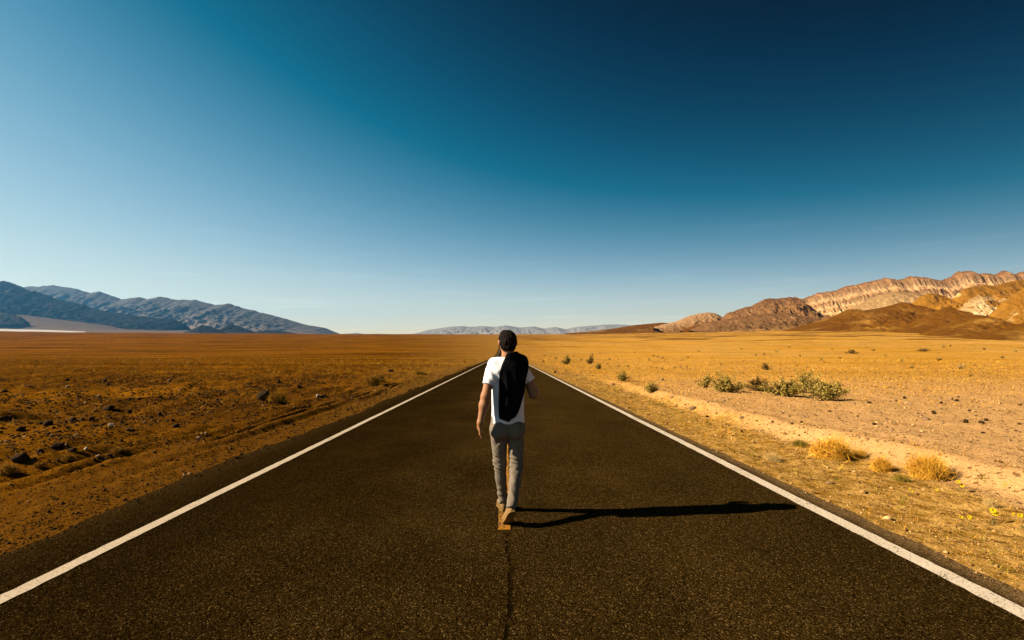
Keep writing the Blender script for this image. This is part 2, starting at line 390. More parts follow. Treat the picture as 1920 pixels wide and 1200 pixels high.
# ------------------------------------------------------------------ mountains and hills
def terrain_range(name, sil, D, front, back, mat, label, nu=260, nv=60, gully=0.35, freq=9.0, power=1.15, seed=0, jag=0.0, cliff=None, foot=None, jagf=60.0, skew=0.0, rough=0.085):
    """a ridge whose crest line is given as photo pixels at distance D, with spurs and gullies running down to the plain"""
    px = np.array([s[0] for s in sil], float); py = np.array([s[1] for s in sil], float)
    u = np.linspace(px[0], px[-1], nu); cy = np.interp(u, px, py)
    Df = D if callable(D) else (lambda u: np.full_like(u, D))
    d = Df(u); tn = (u-CX)/F
    wx = tn*d/(np.mean(d))           # along-range coordinate
    crest = CAM_Z + (HY-cy)*d/F
    hgt = np.maximum(crest, 1)
    crest = crest + jag*np.mean(hgt)*(fbm(wx*jagf, 0*wx+seed, seed+3, 4, 0.6))*np.clip(hgt/np.max(hgt)*2, 0, 1)
    t = np.concatenate([np.linspace(0, 1, nv), 1+np.linspace(0, 1, nv//4)[1:]])
    Uc, T = np.meshgrid(np.arange(nu), t, indexing='ij')
    tt = np.minimum(T, 1); bk = np.clip(T-1, 0, 1)
    dd = d[:, None] - front*(1-tt) + back*bk
    X = tn[:, None]*d[:, None] + skew*front*(1-tt) + tn[:, None]*back*bk
    Y = dd
    fz = (G(X, Y) - 3.0) if foot is None else np.interp(u, [f[0] for f in foot], [CAM_Z + (HY-f[1])*(D-front if not callable(D) else np.mean(d)-front)/F for f in foot])[:, None] + 0*Y
    base = fz
    c = crest[:, None]
    if cliff is not None:
        ct = np.interp(tt, [p[0] for p in cliff], [p[1] for p in cliff])
    else:
        ct = tt**power
    lam = np.mean(d)/freq
    qx, qy = X/lam, Y/(lam*2.4)
    wp = fbm(qx*0.5, qy*0.9, seed+7, 3)*0.6
    rg = ridged(qx+wp, qy+0.4*wp+seed, seed, 5, 0.5)            # 0..1, high on spurs
    rg2 = ridged(qx*3.7+wp*2, qy*3.0+seed, seed+5, 4, 0.6)
    env = np.sin(np.pi*np.clip(tt, 0, 1)**0.8)
    Hh = np.maximum(c-base, 0.5)
    Z = base + Hh*ct - Hh*gully*env*((1-rg)*0.8 + (1-rg2)*0.45) + Hh*rough*env*fbm(qx*7, qy*10, seed+13, 4, 0.6)
    edge = np.minimum(1, np.minimum(Uc, nu-1-Uc)/4.0)
    Z = np.maximum(Z, base-2)
    Z = Z - bk*(c-base)*0.9 - bk*2
    V = np.stack([X, Y, Z], -1).reshape(-1, 3)
    hv = np.clip((Z-base)/np.maximum(np.max(crest)-np.mean(base), 1), 0, 1.2)
    hl = np.clip((Z-base)/np.maximum(Hh, 1), 0, 1.2)
    o = mesh_obj(name, V, grid_faces(nu, len(t)), mat, attrs={'height': hv.ravel(), 'rel': hl.ravel()})
    return tag(o, label, None, None, 'structure')
def rock_mat(name, stops, scale, warp=0.15, attr='rel', patch=None, patch_scale=0.01, patch_rng=(0.5, 0.6), bump=0.6, bdist=2.0, flutes=0.0):
    m, nt, b = new_mat(name); q = NB(nt); p = q.pos('world')
    n = q.noise(p, scale, 6, 0.6); n2 = q.noise(p, scale*7, 6, 0.65)
    h = q.math('ADD', q.attr(attr).outputs['Fac'], q.math('MULTIPLY', q.math('SUBTRACT', n, 0.5), warp*2))
    c = q.ramp(h, stops)
    if patch is not None:
        c = q.mix(q.rng(q.noise(p, patch_scale, 5, 0.6), *patch_rng), c, patch)
    if flutes:
        st = q.noise(q.mapping(p, (0.10, 0.10, 0.012)), 1.0, 5, 0.65)
        c = q.mix(flutes, c, q.mix(1.0, c, q.ramp(st, [(0.32, (0.45, 0.40, 0.36)), (0.5, (1, 1, 1)), (0.7, (1.15, 1.15, 1.15))]), 'MULTIPLY'))
    c = q.mix(0.75, c, q.ramp(n2, [(0.25, (0.62,)*3), (0.5, (1,)*3), (0.75, (1.3,)*3)]), 'MULTIPLY')
    q.base(c, b); b.inputs['Roughness'].default_value = 1.0; b.inputs['Specular IOR Level'].default_value = 0.0
    hb = q.math('ADD', n2, q.math('MULTIPLY', q.noise(p, scale*25, 4), 0.4))
    q.bump(hb, bump, bdist, b)
    return m

m_dark_range = rock_mat('dark range rock', [(0.0, (0.075, 0.066, 0.060)), (0.4, (0.045, 0.047, 0.050)), (1.0, (0.036, 0.040, 0.045))], 0.004, 0.2, bdist=25, patch=(0.16, 0.12, 0.09), patch_scale=0.006, patch_rng=(0.58, 0.68))  # slight blue in the upper rock colour stands in for haze
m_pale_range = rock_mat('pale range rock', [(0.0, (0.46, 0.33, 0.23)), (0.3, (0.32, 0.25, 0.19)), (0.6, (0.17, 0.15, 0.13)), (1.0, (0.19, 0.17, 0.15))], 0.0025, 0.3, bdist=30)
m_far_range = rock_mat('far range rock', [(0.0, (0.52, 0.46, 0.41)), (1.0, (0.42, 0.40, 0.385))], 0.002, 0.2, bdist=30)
m_fan = rock_mat('bajada gravel', [(0.0, (0.30, 0.20, 0.13)), (1.0, (0.20, 0.14, 0.10))], 0.006, 0.3, bdist=4)

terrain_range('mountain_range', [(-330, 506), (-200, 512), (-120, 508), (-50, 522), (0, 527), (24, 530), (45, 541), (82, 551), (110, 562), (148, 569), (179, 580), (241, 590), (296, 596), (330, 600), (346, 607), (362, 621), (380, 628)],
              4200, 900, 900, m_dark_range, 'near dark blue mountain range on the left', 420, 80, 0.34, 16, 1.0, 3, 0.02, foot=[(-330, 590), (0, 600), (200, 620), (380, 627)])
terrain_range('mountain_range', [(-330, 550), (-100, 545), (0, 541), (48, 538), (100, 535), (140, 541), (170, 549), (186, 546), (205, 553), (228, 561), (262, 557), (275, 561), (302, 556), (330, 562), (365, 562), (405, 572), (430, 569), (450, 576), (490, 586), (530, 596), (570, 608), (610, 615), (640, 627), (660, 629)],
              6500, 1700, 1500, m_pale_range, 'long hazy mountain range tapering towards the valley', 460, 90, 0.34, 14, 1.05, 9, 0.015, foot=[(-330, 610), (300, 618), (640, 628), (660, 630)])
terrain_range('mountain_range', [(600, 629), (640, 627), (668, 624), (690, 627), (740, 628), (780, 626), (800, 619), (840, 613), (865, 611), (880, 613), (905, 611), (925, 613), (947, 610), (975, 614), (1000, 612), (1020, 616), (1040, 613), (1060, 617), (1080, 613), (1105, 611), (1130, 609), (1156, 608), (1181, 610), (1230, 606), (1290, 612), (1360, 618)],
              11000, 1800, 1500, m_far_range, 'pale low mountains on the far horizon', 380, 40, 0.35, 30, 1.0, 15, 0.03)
terrain_range('alluvial_fan', [(-330, 575), (0, 587), (48, 591), (120, 600), (172, 606), (240, 616), (300, 620), (345, 619), (420, 622), (520, 625), (660, 628.5)],
              3750, 850, 300, m_fan, 'smooth grey brown slope below the left mountains', 200, 40, 0.03, 10, 1.1, 21, 0.0, foot=[(-330, 612), (0, 617), (150, 620), (400, 624), (660, 629)])
for k, (pts, D) in enumerate([([(-60, 603), (-30, 592), (0, 589), (22, 588), (38, 593), (49, 601), (56, 606)], 3300),
                              ([(345, 625), (362, 617), (378, 609), (390, 611), (405, 616), (420, 622), (430, 625)], 3250),
                              ([(408, 620), (425, 609), (436, 608), (450, 612), (465, 618), (478, 623)], 3500),
                              ([(470, 624), (500, 619), (525, 620), (548, 624), (560, 626)], 3600)]):
    terrain_range('hill', pts, D, 140, 140, m_dark_range, ['small dark hill at the far left under the range', 'low dark hill beside a pale wash', 'low dark hill behind the pale wash', 'flat dark hill at the tapering end of the range'][k], 60, 24, 0.3, 50, 0.9, 31+k, 0.02, foot=[(pts[0][0], pts[0][1]+2), (pts[-1][0], pts[-1][1]+2)])
def build_salt():
    m = plain_mat('salt crust', (0.85, 0.76, 0.66), (0.72, 0.62, 0.52), 0.01)
    us = np.linspace(-330, 160, 60); vv = np.linspace(0, 1, 8)
    U, T = np.meshgrid(us, vv, indexing='ij')
    top = np.interp(U, [-330, 0, 90, 160], [612, 616.8, 618.6, 621.5]); low = np.interp(U, [-330, 0, 160], [622, 623.5, 624])
    d = 2250 + 750*T; py = low + (top-low)*T
    V = np.stack([(U-CX)/F*d, d, CAM_Z + (HY-py)*d/F], -1).reshape(-1, 3)
    tag(mesh_obj('salt_flat', V, grid_faces(60, 8)[:, ::1], m), 'bright white salt flat below the left mountains', None, None, 'structure')
build_salt()

BAD = [(0.0, (1.00, 0.58, 0.17)), (0.16, (1.22, 0.74, 0.28)), (0.32, (1.28, 0.80, 0.34)), (0.40, (0.84, 0.46, 0.18)), (0.46, (1.22, 0.74, 0.32)), (0.55, (0.78, 0.41, 0.16)), (0.62, (1.12, 0.66, 0.30)), (0.71, (0.66, 0.34, 0.14)), (0.80, (1.02, 0.60, 0.28)), (0.93, (0.62, 0.32, 0.14)), (1.0, (0.32, 0.145, 0.06))]
m_bad = rock_mat('banded badlands rock', BAD, 0.012, 0.055, bdist=7, bump=1.0, patch=(0.42, 0.22, 0.10), patch_scale=0.014, patch_rng=(0.60, 0.68), flutes=0.28)
m_brown = rock_mat('brown scree', [(0.0, (0.30, 0.118, 0.009)), (0.5, (0.185, 0.068, 0.006)), (1.0, (0.225, 0.086, 0.008))], 0.02, 0.3, bdist=2.0, flutes=0.25, patch=(0.42, 0.20, 0.035), patch_scale=0.012, patch_rng=(0.52, 0.68))
m_redbrown = rock_mat('red brown ridge rock', [(0.0, (0.52, 0.27, 0.09)), (0.25, (0.27, 0.13, 0.045)), (0.7, (0.36, 0.175, 0.065)), (1.0, (0.30, 0.14, 0.055))], 0.015, 0.25, patch=(0.70, 0.42, 0.18), patch_scale=0.016, patch_rng=(0.60, 0.70), bdist=4, bump=1.0, flutes=0.6)
m_gold = rock_mat('golden clay', [(0.0, (0.80, 0.40, 0.07)), (0.45, (0.52, 0.225, 0.024)), (0.8, (0.40, 0.17, 0.020)), (1.0, (0.48, 0.21, 0.026))], 0.02, 0.3, patch=(0.90, 0.58, 0.22), patch_scale=0.018, patch_rng=(0.60, 0.68), bdist=3, bump=0.9, flutes=0.5)
m_greytan = rock_mat('grey tan clay', [(0.0, (1.10, 0.70, 0.30)), (0.4, (0.86, 0.54, 0.24)), (0.75, (0.66, 0.40, 0.17)), (1.0, (0.55, 0.32, 0.13))], 0.02, 0.2, bdist=3, bump=0.8, flutes=0.35)
m_knob = rock_mat('pinkish tan rock', [(0.0, (0.26, 0.12, 0.04)), (0.5, (0.40, 0.20, 0.075)), (1.0, (0.62, 0.36, 0.17))], 0.02, 0.25, bdist=3, bump=0.9, flutes=0.5)
m_white = rock_mat('white ash clay', [(0.0, (0.70, 0.36, 0.08)), (0.3, (0.95, 0.62, 0.27)), (0.6, (1.05, 0.76, 0.40)), (1.0, (0.62, 0.36, 0.13))], 0.03, 0.35, patch=(0.46, 0.20, 0.028), patch_scale=0.022, patch_rng=(0.52, 0.58), bdist=3, bump=0.9, flutes=0.5)
CLIFF = [(0, 0), (0.30, 0.09), (0.48, 0.22), (0.60, 0.34), (0.64, 0.44), (0.72, 0.50), (0.75, 0.60), (0.82, 0.66), (0.85, 0.78), (0.91, 0.83), (0.94, 0.95), (1, 1)]

terrain_range('badlands_ridge', [(1395, 592), (1409, 576), (1441, 560), (1470, 561), (1490, 557), (1503, 561), (1535, 549), (1566, 545), (1588, 536), (1605, 534), (1620, 530), (1640, 526), (1660, 521), (1687, 525), (1705, 518), (1722, 519), (1741, 521), (1763, 526), (1781, 520), (1792, 511), (1799, 509), (1821, 508), (1832, 514), (1844, 512), (1866, 515), (1876, 509), (1884, 507), (1902, 515), (1912, 510), (1925, 508), (1980, 500), (2080, 492), (2250, 480)],
              1750, 420, 300, m_bad, 'tall banded cream and brown badlands ridge on the right', 900, 150, 0.20, 24, 1.0, 41, 0.014, cliff=CLIFF, jagf=150, rough=0.07)
terrain_range('hill', [(1340, 612), (1362, 588), (1385, 580), (1409, 573), (1425, 565), (1441, 559), (1460, 560), (1480, 557), (1496, 559), (1510, 570), (1530, 585), (1560, 600), (1590, 612)],
              1560, 260, 160, m_redbrown, 'craggy red brown hill at the left end of the badlands', 280, 90, 0.46, 24, 0.8, 47, 0.022)
terrain_range('hill', [(1225, 613), (1266, 603), (1293, 592), (1310, 588), (1324, 586), (1340, 587), (1351, 592), (1375, 604), (1400, 614)],
              1700, 180, 150, m_knob, 'small pale knob beside the red brown hill', 120, 40, 0.3, 40, 0.8, 48, 0.015)
terrain_range('hill', [(1290, 619), (1330, 604), (1365, 598), (1420, 590), (1470, 586), (1520, 596), (1570, 606), (1620, 618)],
              1380, 170, 140, m_redbrown, 'dark rubble apron below the red brown hill', 160, 40, 0.3, 36, 0.9, 49, 0.015)
terrain_range('hill', [(1060, 625), (1087, 623), (1120, 620), (1150, 616), (1194, 609), (1239, 605), (1262, 606), (1300, 612), (1340, 615), (1400, 619)],
              1900, 200, 200, m_brown, 'long low dark hill where the right hills begin', 160, 30, 0.25, 30, 0.9, 50, 0.01)
terrain_range('hill', [(1275, 620), (1290, 614), (1310, 609), (1330, 608), (1345, 612), (1362, 620)],
              1450, 70, 80, m_brown, 'small dark mound in front of the long low hill', 60, 24, 0.2, 40, 0.8, 51, 0.01)
terrain_range('hill', [(1560, 600), (1590, 580), (1620, 566), (1650, 552), (1680, 546), (1710, 548), (1740, 556), (1790, 575), (1830, 590)],
              1350, 200, 150, m_greytan, 'smooth grey tan mound under the cliff bands', 160, 50, 0.16, 60, 0.8, 53, 0.006)
terrain_range('hill', [(1690, 592), (1712, 566), (1725, 556), (1740, 550), (1757, 551), (1772, 555), (1782, 568), (1795, 582), (1815, 600)],
              1080, 130, 110, m_gold, 'rounded golden brown clay hill', 180, 80, 0.36, 22, 0.62, 55, 0.008)
terrain_range('hill', [(1770, 582), (1790, 556), (1807, 541), (1825, 538), (1845, 534), (1865, 536), (1880, 531), (1905, 526), (1950, 520), (2020, 512), (2150, 510)],
              1200, 190, 150, m_gold, 'high golden brown shoulder at the right edge', 240, 90, 0.42, 18, 0.7, 57, 0.010)
terrain_range('hill', [(1780, 602), (1800, 577), (1815, 563), (1835, 553), (1852, 556), (1868, 565), (1885, 558), (1900, 568), (1915, 584), (1945, 600)],
              980, 120, 90, m_white, 'eroded white and ochre clay hills', 200, 80, 0.5, 26, 0.7, 59, 0.012)
terrain_range('hill', [(1840, 604), (1862, 584), (1880, 566), (1900, 552), (1920, 540), (1960, 524), (2020, 514), (2120, 512)],
              860, 150, 110, m_gold, 'steep ochre hillside cut by the right edge', 200, 80, 0.42, 18, 0.78, 61, 0.010)
terrain_range('hill', [(1440, 627), (1500, 612), (1560, 594), (1590, 580), (1605, 579), (1620, 582), (1652, 577), (1675, 571), (1690, 566), (1707, 569), (1727, 580), (1745, 592), (1775, 610)],
              1000, 230, 120, m_brown, 'broad dark brown hill before the pale cliffs', 240, 90, 0.34, 15, 0.85, 63, 0.006)
terrain_range('hill', [(1665, 622), (1707, 606), (1740, 590), (1762, 580), (1780, 574), (1800, 584), (1830, 600), (1860, 616)],
              840, 140, 110, m_brown, 'middle dark brown hill between two others', 200, 80, 0.36, 15, 0.75, 65, 0.006)
terrain_range('hill', [(1715, 630), (1760, 612), (1790, 601), (1812, 594), (1830, 590), (1850, 592), (1868, 602), (1890, 615), (1910, 624)],
              700, 110, 90, m_brown, 'nearest rounded dark brown hill', 200, 80, 0.30, 14, 0.65, 67, 0.006)
terrain_range('hill', [(1770, 640), (1820, 632), (1860, 622), (1890, 614), (1920, 604), (1970, 594), (2060, 590)],
              600, 110, 90, m_brown, 'low brown slope entering from the right edge', 160, 70, 0.30, 14, 0.8, 69, 0.006)

# ------------------------------------------------------------------ signed-distance modelling for the walker
class Field:
    def __init__(s, lo, hi, h):
        s.lo = np.array(lo, float); s.h = h
        s.n = np.ceil((np.array(hi)-s.lo)/h).astype(int)+1
        s.ax = [(s.lo[i]+np.arange(s.n[i])*h).astype(np.float32) for i in range(3)]
        s.v = np.full(s.n, 0.25, np.float32)
    def _sl(s, lo, hi, pad):
        i0 = np.clip(np.floor((np.array(lo)-pad-s.lo)/s.h).astype(int), 0, s.n-1); i1 = np.clip(np.ceil((np.array(hi)+pad-s.lo)/s.h).astype(int)+1, 1, s.n)
        sl = tuple(slice(a, b) for a, b in zip(i0, i1))
        return sl, s.ax[0][sl[0]][:, None, None], s.ax[1][sl[1]][None, :, None], s.ax[2][sl[2]][None, None, :]
    def _join(s, sl, d, k):
        a = s.v[sl]; h = np.maximum(k-np.abs(a-d), 0)/k
        s.v[sl] = np.minimum(a, d)-h*h*k*0.25
    def cone(s, a, b, ra, rb, k=0.03):
        a = np.array(a, float); b = np.array(b, float); r = max(ra, rb)
        sl, x, y, z = s._sl(np.minimum(a, b)-r, np.maximum(a, b)+r, 0.09)
        ab = b-a; L2 = float(ab@ab)
        t = np.clip(((x-a[0])*ab[0]+(y-a[1])*ab[1]+(z-a[2])*ab[2])/L2, 0, 1)
        d = np.sqrt((x-a[0]-t*ab[0])**2+(y-a[1]-t*ab[1])**2+(z-a[2]-t*ab[2])**2)-(ra+(rb-ra)*t)
        s._join(sl, d, k); return s
    def ell(s, c, r, k=0.03):
        c = np.array(c, float); r = np.array(r, float)
        sl, x, y, z = s._sl(c-r, c+r, 0.09)
        q0 = np.sqrt(((x-c[0])/r[0])**2+((y-c[1])/r[1])**2+((z-c[2])/r[2])**2)
        q1 = np.sqrt(((x-c[0])/r[0]**2)**2+((y-c[1])/r[1]**2)**2+((z-c[2])/r[2]**2)**2)
        s._join(sl, q0*(q0-1)/np.maximum(q1, 1e-5), k); return s
    def column(s, zs, cx, cy, a, b, k=0.03):
        sl, x, y, z = s._sl((-1, -1, zs[0]), (1, 1, zs[-1]), 0.06)
        f = lambda v: np.interp(z, zs, v)
        A, B = f(a), f(b)
        d = (np.sqrt(((x-f(cx))/A)**2+((y-f(cy))/B)**2)-1)*np.minimum(A, B)
        d = np.maximum(d, np.maximum(zs[0]-z, z-zs[-1]))
        s._join(sl, d, k); return s
    def grid(s): return s.ax[0][:, None, None], s.ax[1][None, :, None], s.ax[2][None, None, :]
    def soften(s, n=1):
        for _ in range(n):
            for ax in range(3):
                s.v = 0.5*s.v+0.25*(np.roll(s.v, 1, ax)+np.roll(s.v, -1, ax))
        return s
    def clip(s, d): s.v = np.maximum(s.v, d); return s
    def mesh(s):
        v = s.v.copy()
        for ax in range(3):
            i = [slice(None)]*3; i[ax] = 0; v[tuple(i)] = 0.25; i[ax] = -1; v[tuple(i)] = 0.25
        ins = v < 0; nx, ny, nz = v.shape
        acc = np.zeros((nx-1, ny-1, nz-1), np.int8)
        for a in (0, 1):
            for b in (0, 1):
                for c in (0, 1): acc += ins[a:nx-1+a, b:ny-1+b, c:nz-1+c]
        cells = np.argwhere((acc > 0) & (acc < 8))
        idx = np.full(acc.shape, -1, np.int64); idx[tuple(cells.T)] = np.arange(len(cells))
        P = np.zeros((len(cells), 3)); N = np.zeros(len(cells))
        cor = [(a, b, c) for a in (0, 1) for b in (0, 1) for c in (0, 1)]
        vals = {c: v[cells[:, 0]+c[0], cells[:, 1]+c[1], cells[:, 2]+c[2]] for c in cor}
        for c in cor:
            for ax in range(3):
                if c[ax]: continue
                e = list(c); e[ax] = 1; e = tuple(e)
                va, vb = vals[c], vals[e]; m = (va < 0) != (vb < 0)
                t = np.where(m, va/np.where(m, va-vb, 1), 0)
                p = np.tile(np.array(c, float), (len(cells), 1)); p[:, ax] += t
                P += p*m[:, None]; N += m
        P = s.lo+(cells+P/N[:, None])*s.h
        faces = []
        for ax in range(3):
            o1, o2 = [(1, 2), (2, 0), (0, 1)][ax]
            sa = [slice(1, n-1) for n in v.shape]; sa[ax] = slice(0, v.shape[ax]-1); sb = list(sa); sb[ax] = slice(1, v.shape[ax])
            A, B = ins[tuple(sa)], ins[tuple(sb)]
            for m, flip in ((A & ~B, False), (~A & B, True)):
                e = np.argwhere(m); off = np.ones(3, int); off[ax] = 0; e = e+off
                q = []
                for d1, d2 in ((0, 0), (-1, 0), (-1, -1), (0, -1)):
                    c = e.copy(); c[:, o1] += d1; c[:, o2] += d2; q.append(idx[c[:, 0], c[:, 1], c[:, 2]])
                q = np.stack(q, 1); faces.append(q if not flip else q[:, ::-1])
        return P, np.concatenate(faces)
def wrinkle(x, y, z, sx, sy, sz, seed):
    x, y, z = np.broadcast_arrays(x*sx, y*sy, z*sz); return noise3(x, y, z, seed)

def build_person():
    root = empty('person', (0.05, 4.5, float(prof(4.5))+0.02), math.radians(8), 0.985)
    tag(root, 'person in white t-shirt and grey trousers walking away down the road', 'person')
    skin = plain_mat('sunlit skin', (0.62, 0.28, 0.12), (0.50, 0.22, 0.09), 14, 0.6, 0.2)
    cloth = plain_mat('white cotton', (1.45, 1.41, 1.45), (1.36, 1.32, 1.37), 9, 0.95, 0.05, 0.25, 60)
    denim = plain_mat('grey trouser cloth', (0.38, 0.30, 0.215), (0.25, 0.195, 0.14), 26, 0.95, 0.05, 0.3, 260)
    black = plain_mat('black jacket cloth', (0.012, 0.011, 0.012), (0.006, 0.006, 0.007), 30, 0.95, 0.03, 0.2, 200)
    hairm = plain_mat('dark hair', (0.022, 0.012, 0.008), (0.010, 0.006, 0.004), 60, 0.8, 0.06, 0.5, 120)
    shoe_m = plain_mat('pale tan canvas', (0.46, 0.27, 0.11), (0.32, 0.18, 0.07), 30, 0.9, 0.1)
    sole_m = plain_mat('gum rubber sole', (0.42, 0.23, 0.06), (0.30, 0.16, 0.04), 30, 0.8, 0.1)
    # ---- body
    f = Field((-0.42, -0.40, 0.03), (0.34, 0.36, 1.80), 0.006)
    f.ell((-0.025, 0.008, 1.662), (0.074, 0.091, 0.090), 0.02).ell((-0.025, 0.048, 1.612), (0.057, 0.058, 0.062), 0.04)
    f.cone((-0.03, -0.01, 1.45), (-0.026, 0.005, 1.60), 0.062, 0.054, 0.03)
    f.cone((-0.025, 0.098, 1.655), (-0.025, 0.118, 1.635), 0.010, 0.013, 0.012)                       # nose
    f.cone((-0.045, 0.100, 1.602), (-0.005, 0.100, 1.602), 0.008, 0.008, 0.012)                       # lips
    f.cone((-0.062, 0.088, 1.690), (0.012, 0.088, 1.690), 0.010, 0.010, 0.02)                         # brow
    for sx in (-1, 1): f.ell((-0.025+sx*0.083, 0.002, 1.652), (0.011, 0.020, 0.032), 0.010)           # ears
    f.ell((-0.03, 0, 1.25), (0.13, 0.08, 0.24), 0.05).ell((-0.035, 0, 0.95), (0.12, 0.08, 0.16), 0.05)
    f.cone((-0.16, 0, 1.42), (0.10, 0, 1.42), 0.05, 0.05, 0.05)
    f.cone((-0.175, 0, 1.42), (-0.248, -0.105, 1.160), 0.050, 0.040, 0.03).cone((-0.248, -0.105, 1.160), (-0.264, -0.115, 1.08), 0.040, 0.043, 0.03).cone((-0.264, -0.115, 1.08), (-0.300, -0.130, 0.925), 0.041, 0.027, 0.03)
    f.cone((0.115, 0, 1.42), (0.222, -0.035, 1.165), 0.052, 0.046, 0.03).cone((0.222, -0.035, 1.165), (0.228, 0.04, 1.185), 0.045, 0.046, 0.03).cone((0.228, 0.04, 1.185), (0.135, 0.175, 1.345), 0.045, 0.028, 0.03)
    # left hand, relaxed, swung back
    hy = -0.175
    f.cone((-0.300, 0.045+hy, 0.925), (-0.302, 0.058+hy, 0.875), 0.026, 0.026, 0.02)
    for j in range(4):
        yy = 0.034+0.019*j+hy; L = (0.056, 0.068, 0.072, 0.062)[j]
        f.cone((-0.304, 0.050+0.004*j+hy, 0.89), (-0.302, yy, 0.848), 0.015, 0.011, 0.015)
        a = np.array((-0.302, yy, 0.848)); b = a+np.array((0.004, 0.004, -L*0.55)); c = b+np.array((0.016, 0.004, -L*0.45))
        f.cone(a, b, 0.0100, 0.0092, 0.004).cone(b, c, 0.0092, 0.0075, 0.004)
    f.cone((-0.296, 0.075+hy, 0.890), (-0.280, 0.105+hy, 0.850), 0.014, 0.011, 0.012).cone((-0.280, 0.105+hy, 0.850), (-0.270, 0.112+hy, 0.822), 0.0105, 0.0085, 0.005)
    # right hand, closed on the jacket collar in front of the shoulder
    f.cone((0.135, 0.175, 1.345), (0.118, 0.180, 1.390), 0.028, 0.028, 0.02)
    for j in range(4):
        a = np.array((0.140-0.019*j, 0.185, 1.408-0.004*abs(j-1))); b = a+np.array((-0.004, -0.020, 0.026)); c = b+np.array((-0.004, -0.028, -0.004))
        f.cone((0.118, 0.178, 1.385), a, 0.015, 0.011, 0.012).cone(a, b, 0.0105, 0.0095, 0.004).cone(b, c, 0.0095, 0.008, 0.004)
    f.cone((0.100, 0.172, 1.375), (0.078, 0.155, 1.395), 0.013, 0.010, 0.010).cone((0.078, 0.155, 1.395), (0.082, 0.138, 1.412), 0.010, 0.0085, 0.005)
    # legs under the cloth
    f.cone((-0.105, 0, 0.86), (-0.088, 0.07, 0.50), 0.070, 0.044, 0.04).cone((-0.090, 0.07, 0.50), (-0.044, 0.18, 0.10), 0.042, 0.034, 0.03)
    f.cone((0.045, 0, 0.86), (0.053, -0.03, 0.50), 0.075, 0.046, 0.04).cone((0.053, -0.03, 0.50), (-0.030, -0.255, 0.21), 0.042, 0.030, 0.03)
    P, Q = f.mesh(); mesh_obj('body', P, Q, skin, root)
    eye = plain_mat('eye', (0.75, 0.72, 0.68), (0.1, 0.06, 0.04), 60, 0.2, 0.5)
    for sx in (-1, 1):
        e = Field((-0.025+sx*0.031-0.02, 0.07, 1.64), (-0.025+sx*0.031+0.02, 0.11, 1.69), 0.003).ell((-0.025+sx*0.031, 0.088, 1.664), (0.0135, 0.0115, 0.0075), 0.002)
        P, Q = e.mesh(); mesh_obj('eye', P, Q, eye, root)
    # ---- hair
    f = Field((-0.16, -0.15, 1.54), (0.11, 0.16, 1.81), 0.005)
    f.ell((-0.025, 0.004, 1.673), (0.087, 0.106, 0.097), 0.02).ell((-0.025, -0.036, 1.628), (0.068, 0.060, 0.066), 0.03)
    f.ell((-0.040, 0.03, 1.746), (0.050, 0.055, 0.022), 0.02)
    x, y, z = f.grid()
    f.v += (0.006*wrinkle(x, y, z, 70, 70, 35, 3)+0.006*wrinkle(x, y, z, 120, 120, 50, 4)).astype(np.float32)
    f.clip(np.minimum(y-0.030, 1.705-z)+0*x).clip(1.566+0.010*np.cos((x+0.025)*40)-z+0*y+0*x)
    for sx in (-1, 1): f.clip(0.026-np.sqrt(((x+0.025-sx*0.088)/0.9)**2+(y-0.002)**2+((z-1.645)/1.2)**2))
    P, Q = f.mesh(); mesh_obj('hair', P, Q, hairm, root)
    # ---- t-shirt
    f = Field((-0.34, -0.22, 0.86), (0.30, 0.22, 1.57), 0.006)
    zs = [0.86, 0.90, 1.0, 1.1, 1.2, 1.3, 1.40, 1.45, 1.49, 1.53, 1.555]
    f.column(zs, [-0.030]*11, [0, 0, 0, 0, 0, -0.005, -0.005, -0.005, -0.005, -0.004, -0.003],
             [0.190, 0.186, 0.176, 0.168, 0.172, 0.180, 0.176, 0.150, 0.110, 0.078, 0.066], [0.128, 0.126, 0.120, 0.116, 0.120, 0.126, 0.120, 0.106, 0.088, 0.070, 0.062], 0.03)
    f.cone((-0.15, 0, 1.435), (-0.230, -0.080, 1.235), 0.070, 0.060, 0.045).cone((0.085, 0, 1.435), (0.197, -0.02, 1.265), 0.072, 0.058, 0.045)
    f.cone((-0.03, -0.005, 1.49), (-0.15, 0, 1.445), 0.062, 0.058, 0.04).cone((-0.03, -0.005, 1.49), (0.09, 0, 1.45), 0.062, 0.058, 0.04)
    x, y, z = f.grid()
    n1 = wrinkle(x+0.7*z, y, z-0.8*x, 11, 4, 5, 11); n2 = wrinkle(x-0.6*z, y, z+0.9*x, 12, 4, 7, 12)
    hem = np.clip((z-0.89)/0.12, 0.25, 1)
    w = (0.011*(np.abs(n1)-0.3)+0.009*(np.abs(n2)-0.3)+0.0015*wrinkle(x, y, z, 40, 40, 40, 13))*hem
    arm = np.exp(-(((x+0.17)/0.06)**2+((z-1.34)/0.10)**2))
    w = w + arm*0.007*np.sin((x*0.9+z*0.5)*85+2*n1)
    f.v += (w+0*y).astype(np.float32)
    f.soften(1); shirt_sdf = f.v.copy()
    f.clip(0.898+0.004*np.sin(x*19+1)+0.002*np.sin(x*61)-z+0*y).clip(z-1.515-0.35*np.maximum(0, -(y))*0+0*x+0*y)
    dl = np.array((-0.232+0.15, -0.060, 1.235-1.435)); dl /= np.linalg.norm(dl); dr = np.array((0.112, -0.02, -0.17)); dr /= np.linalg.norm(dr)
    f.clip(np.where(x < -0.175, (x+0.228)*dl[0]+(y+0.070)*dl[1]+(z-1.262)*dl[2], -1)).clip(np.where(x > 0.125, (x-0.19)*dr[0]+y*dr[1]+(z-1.287)*dr[2], -1))
    P, Q = f.mesh(); sh = mesh_obj('t_shirt', P, Q, cloth, root)
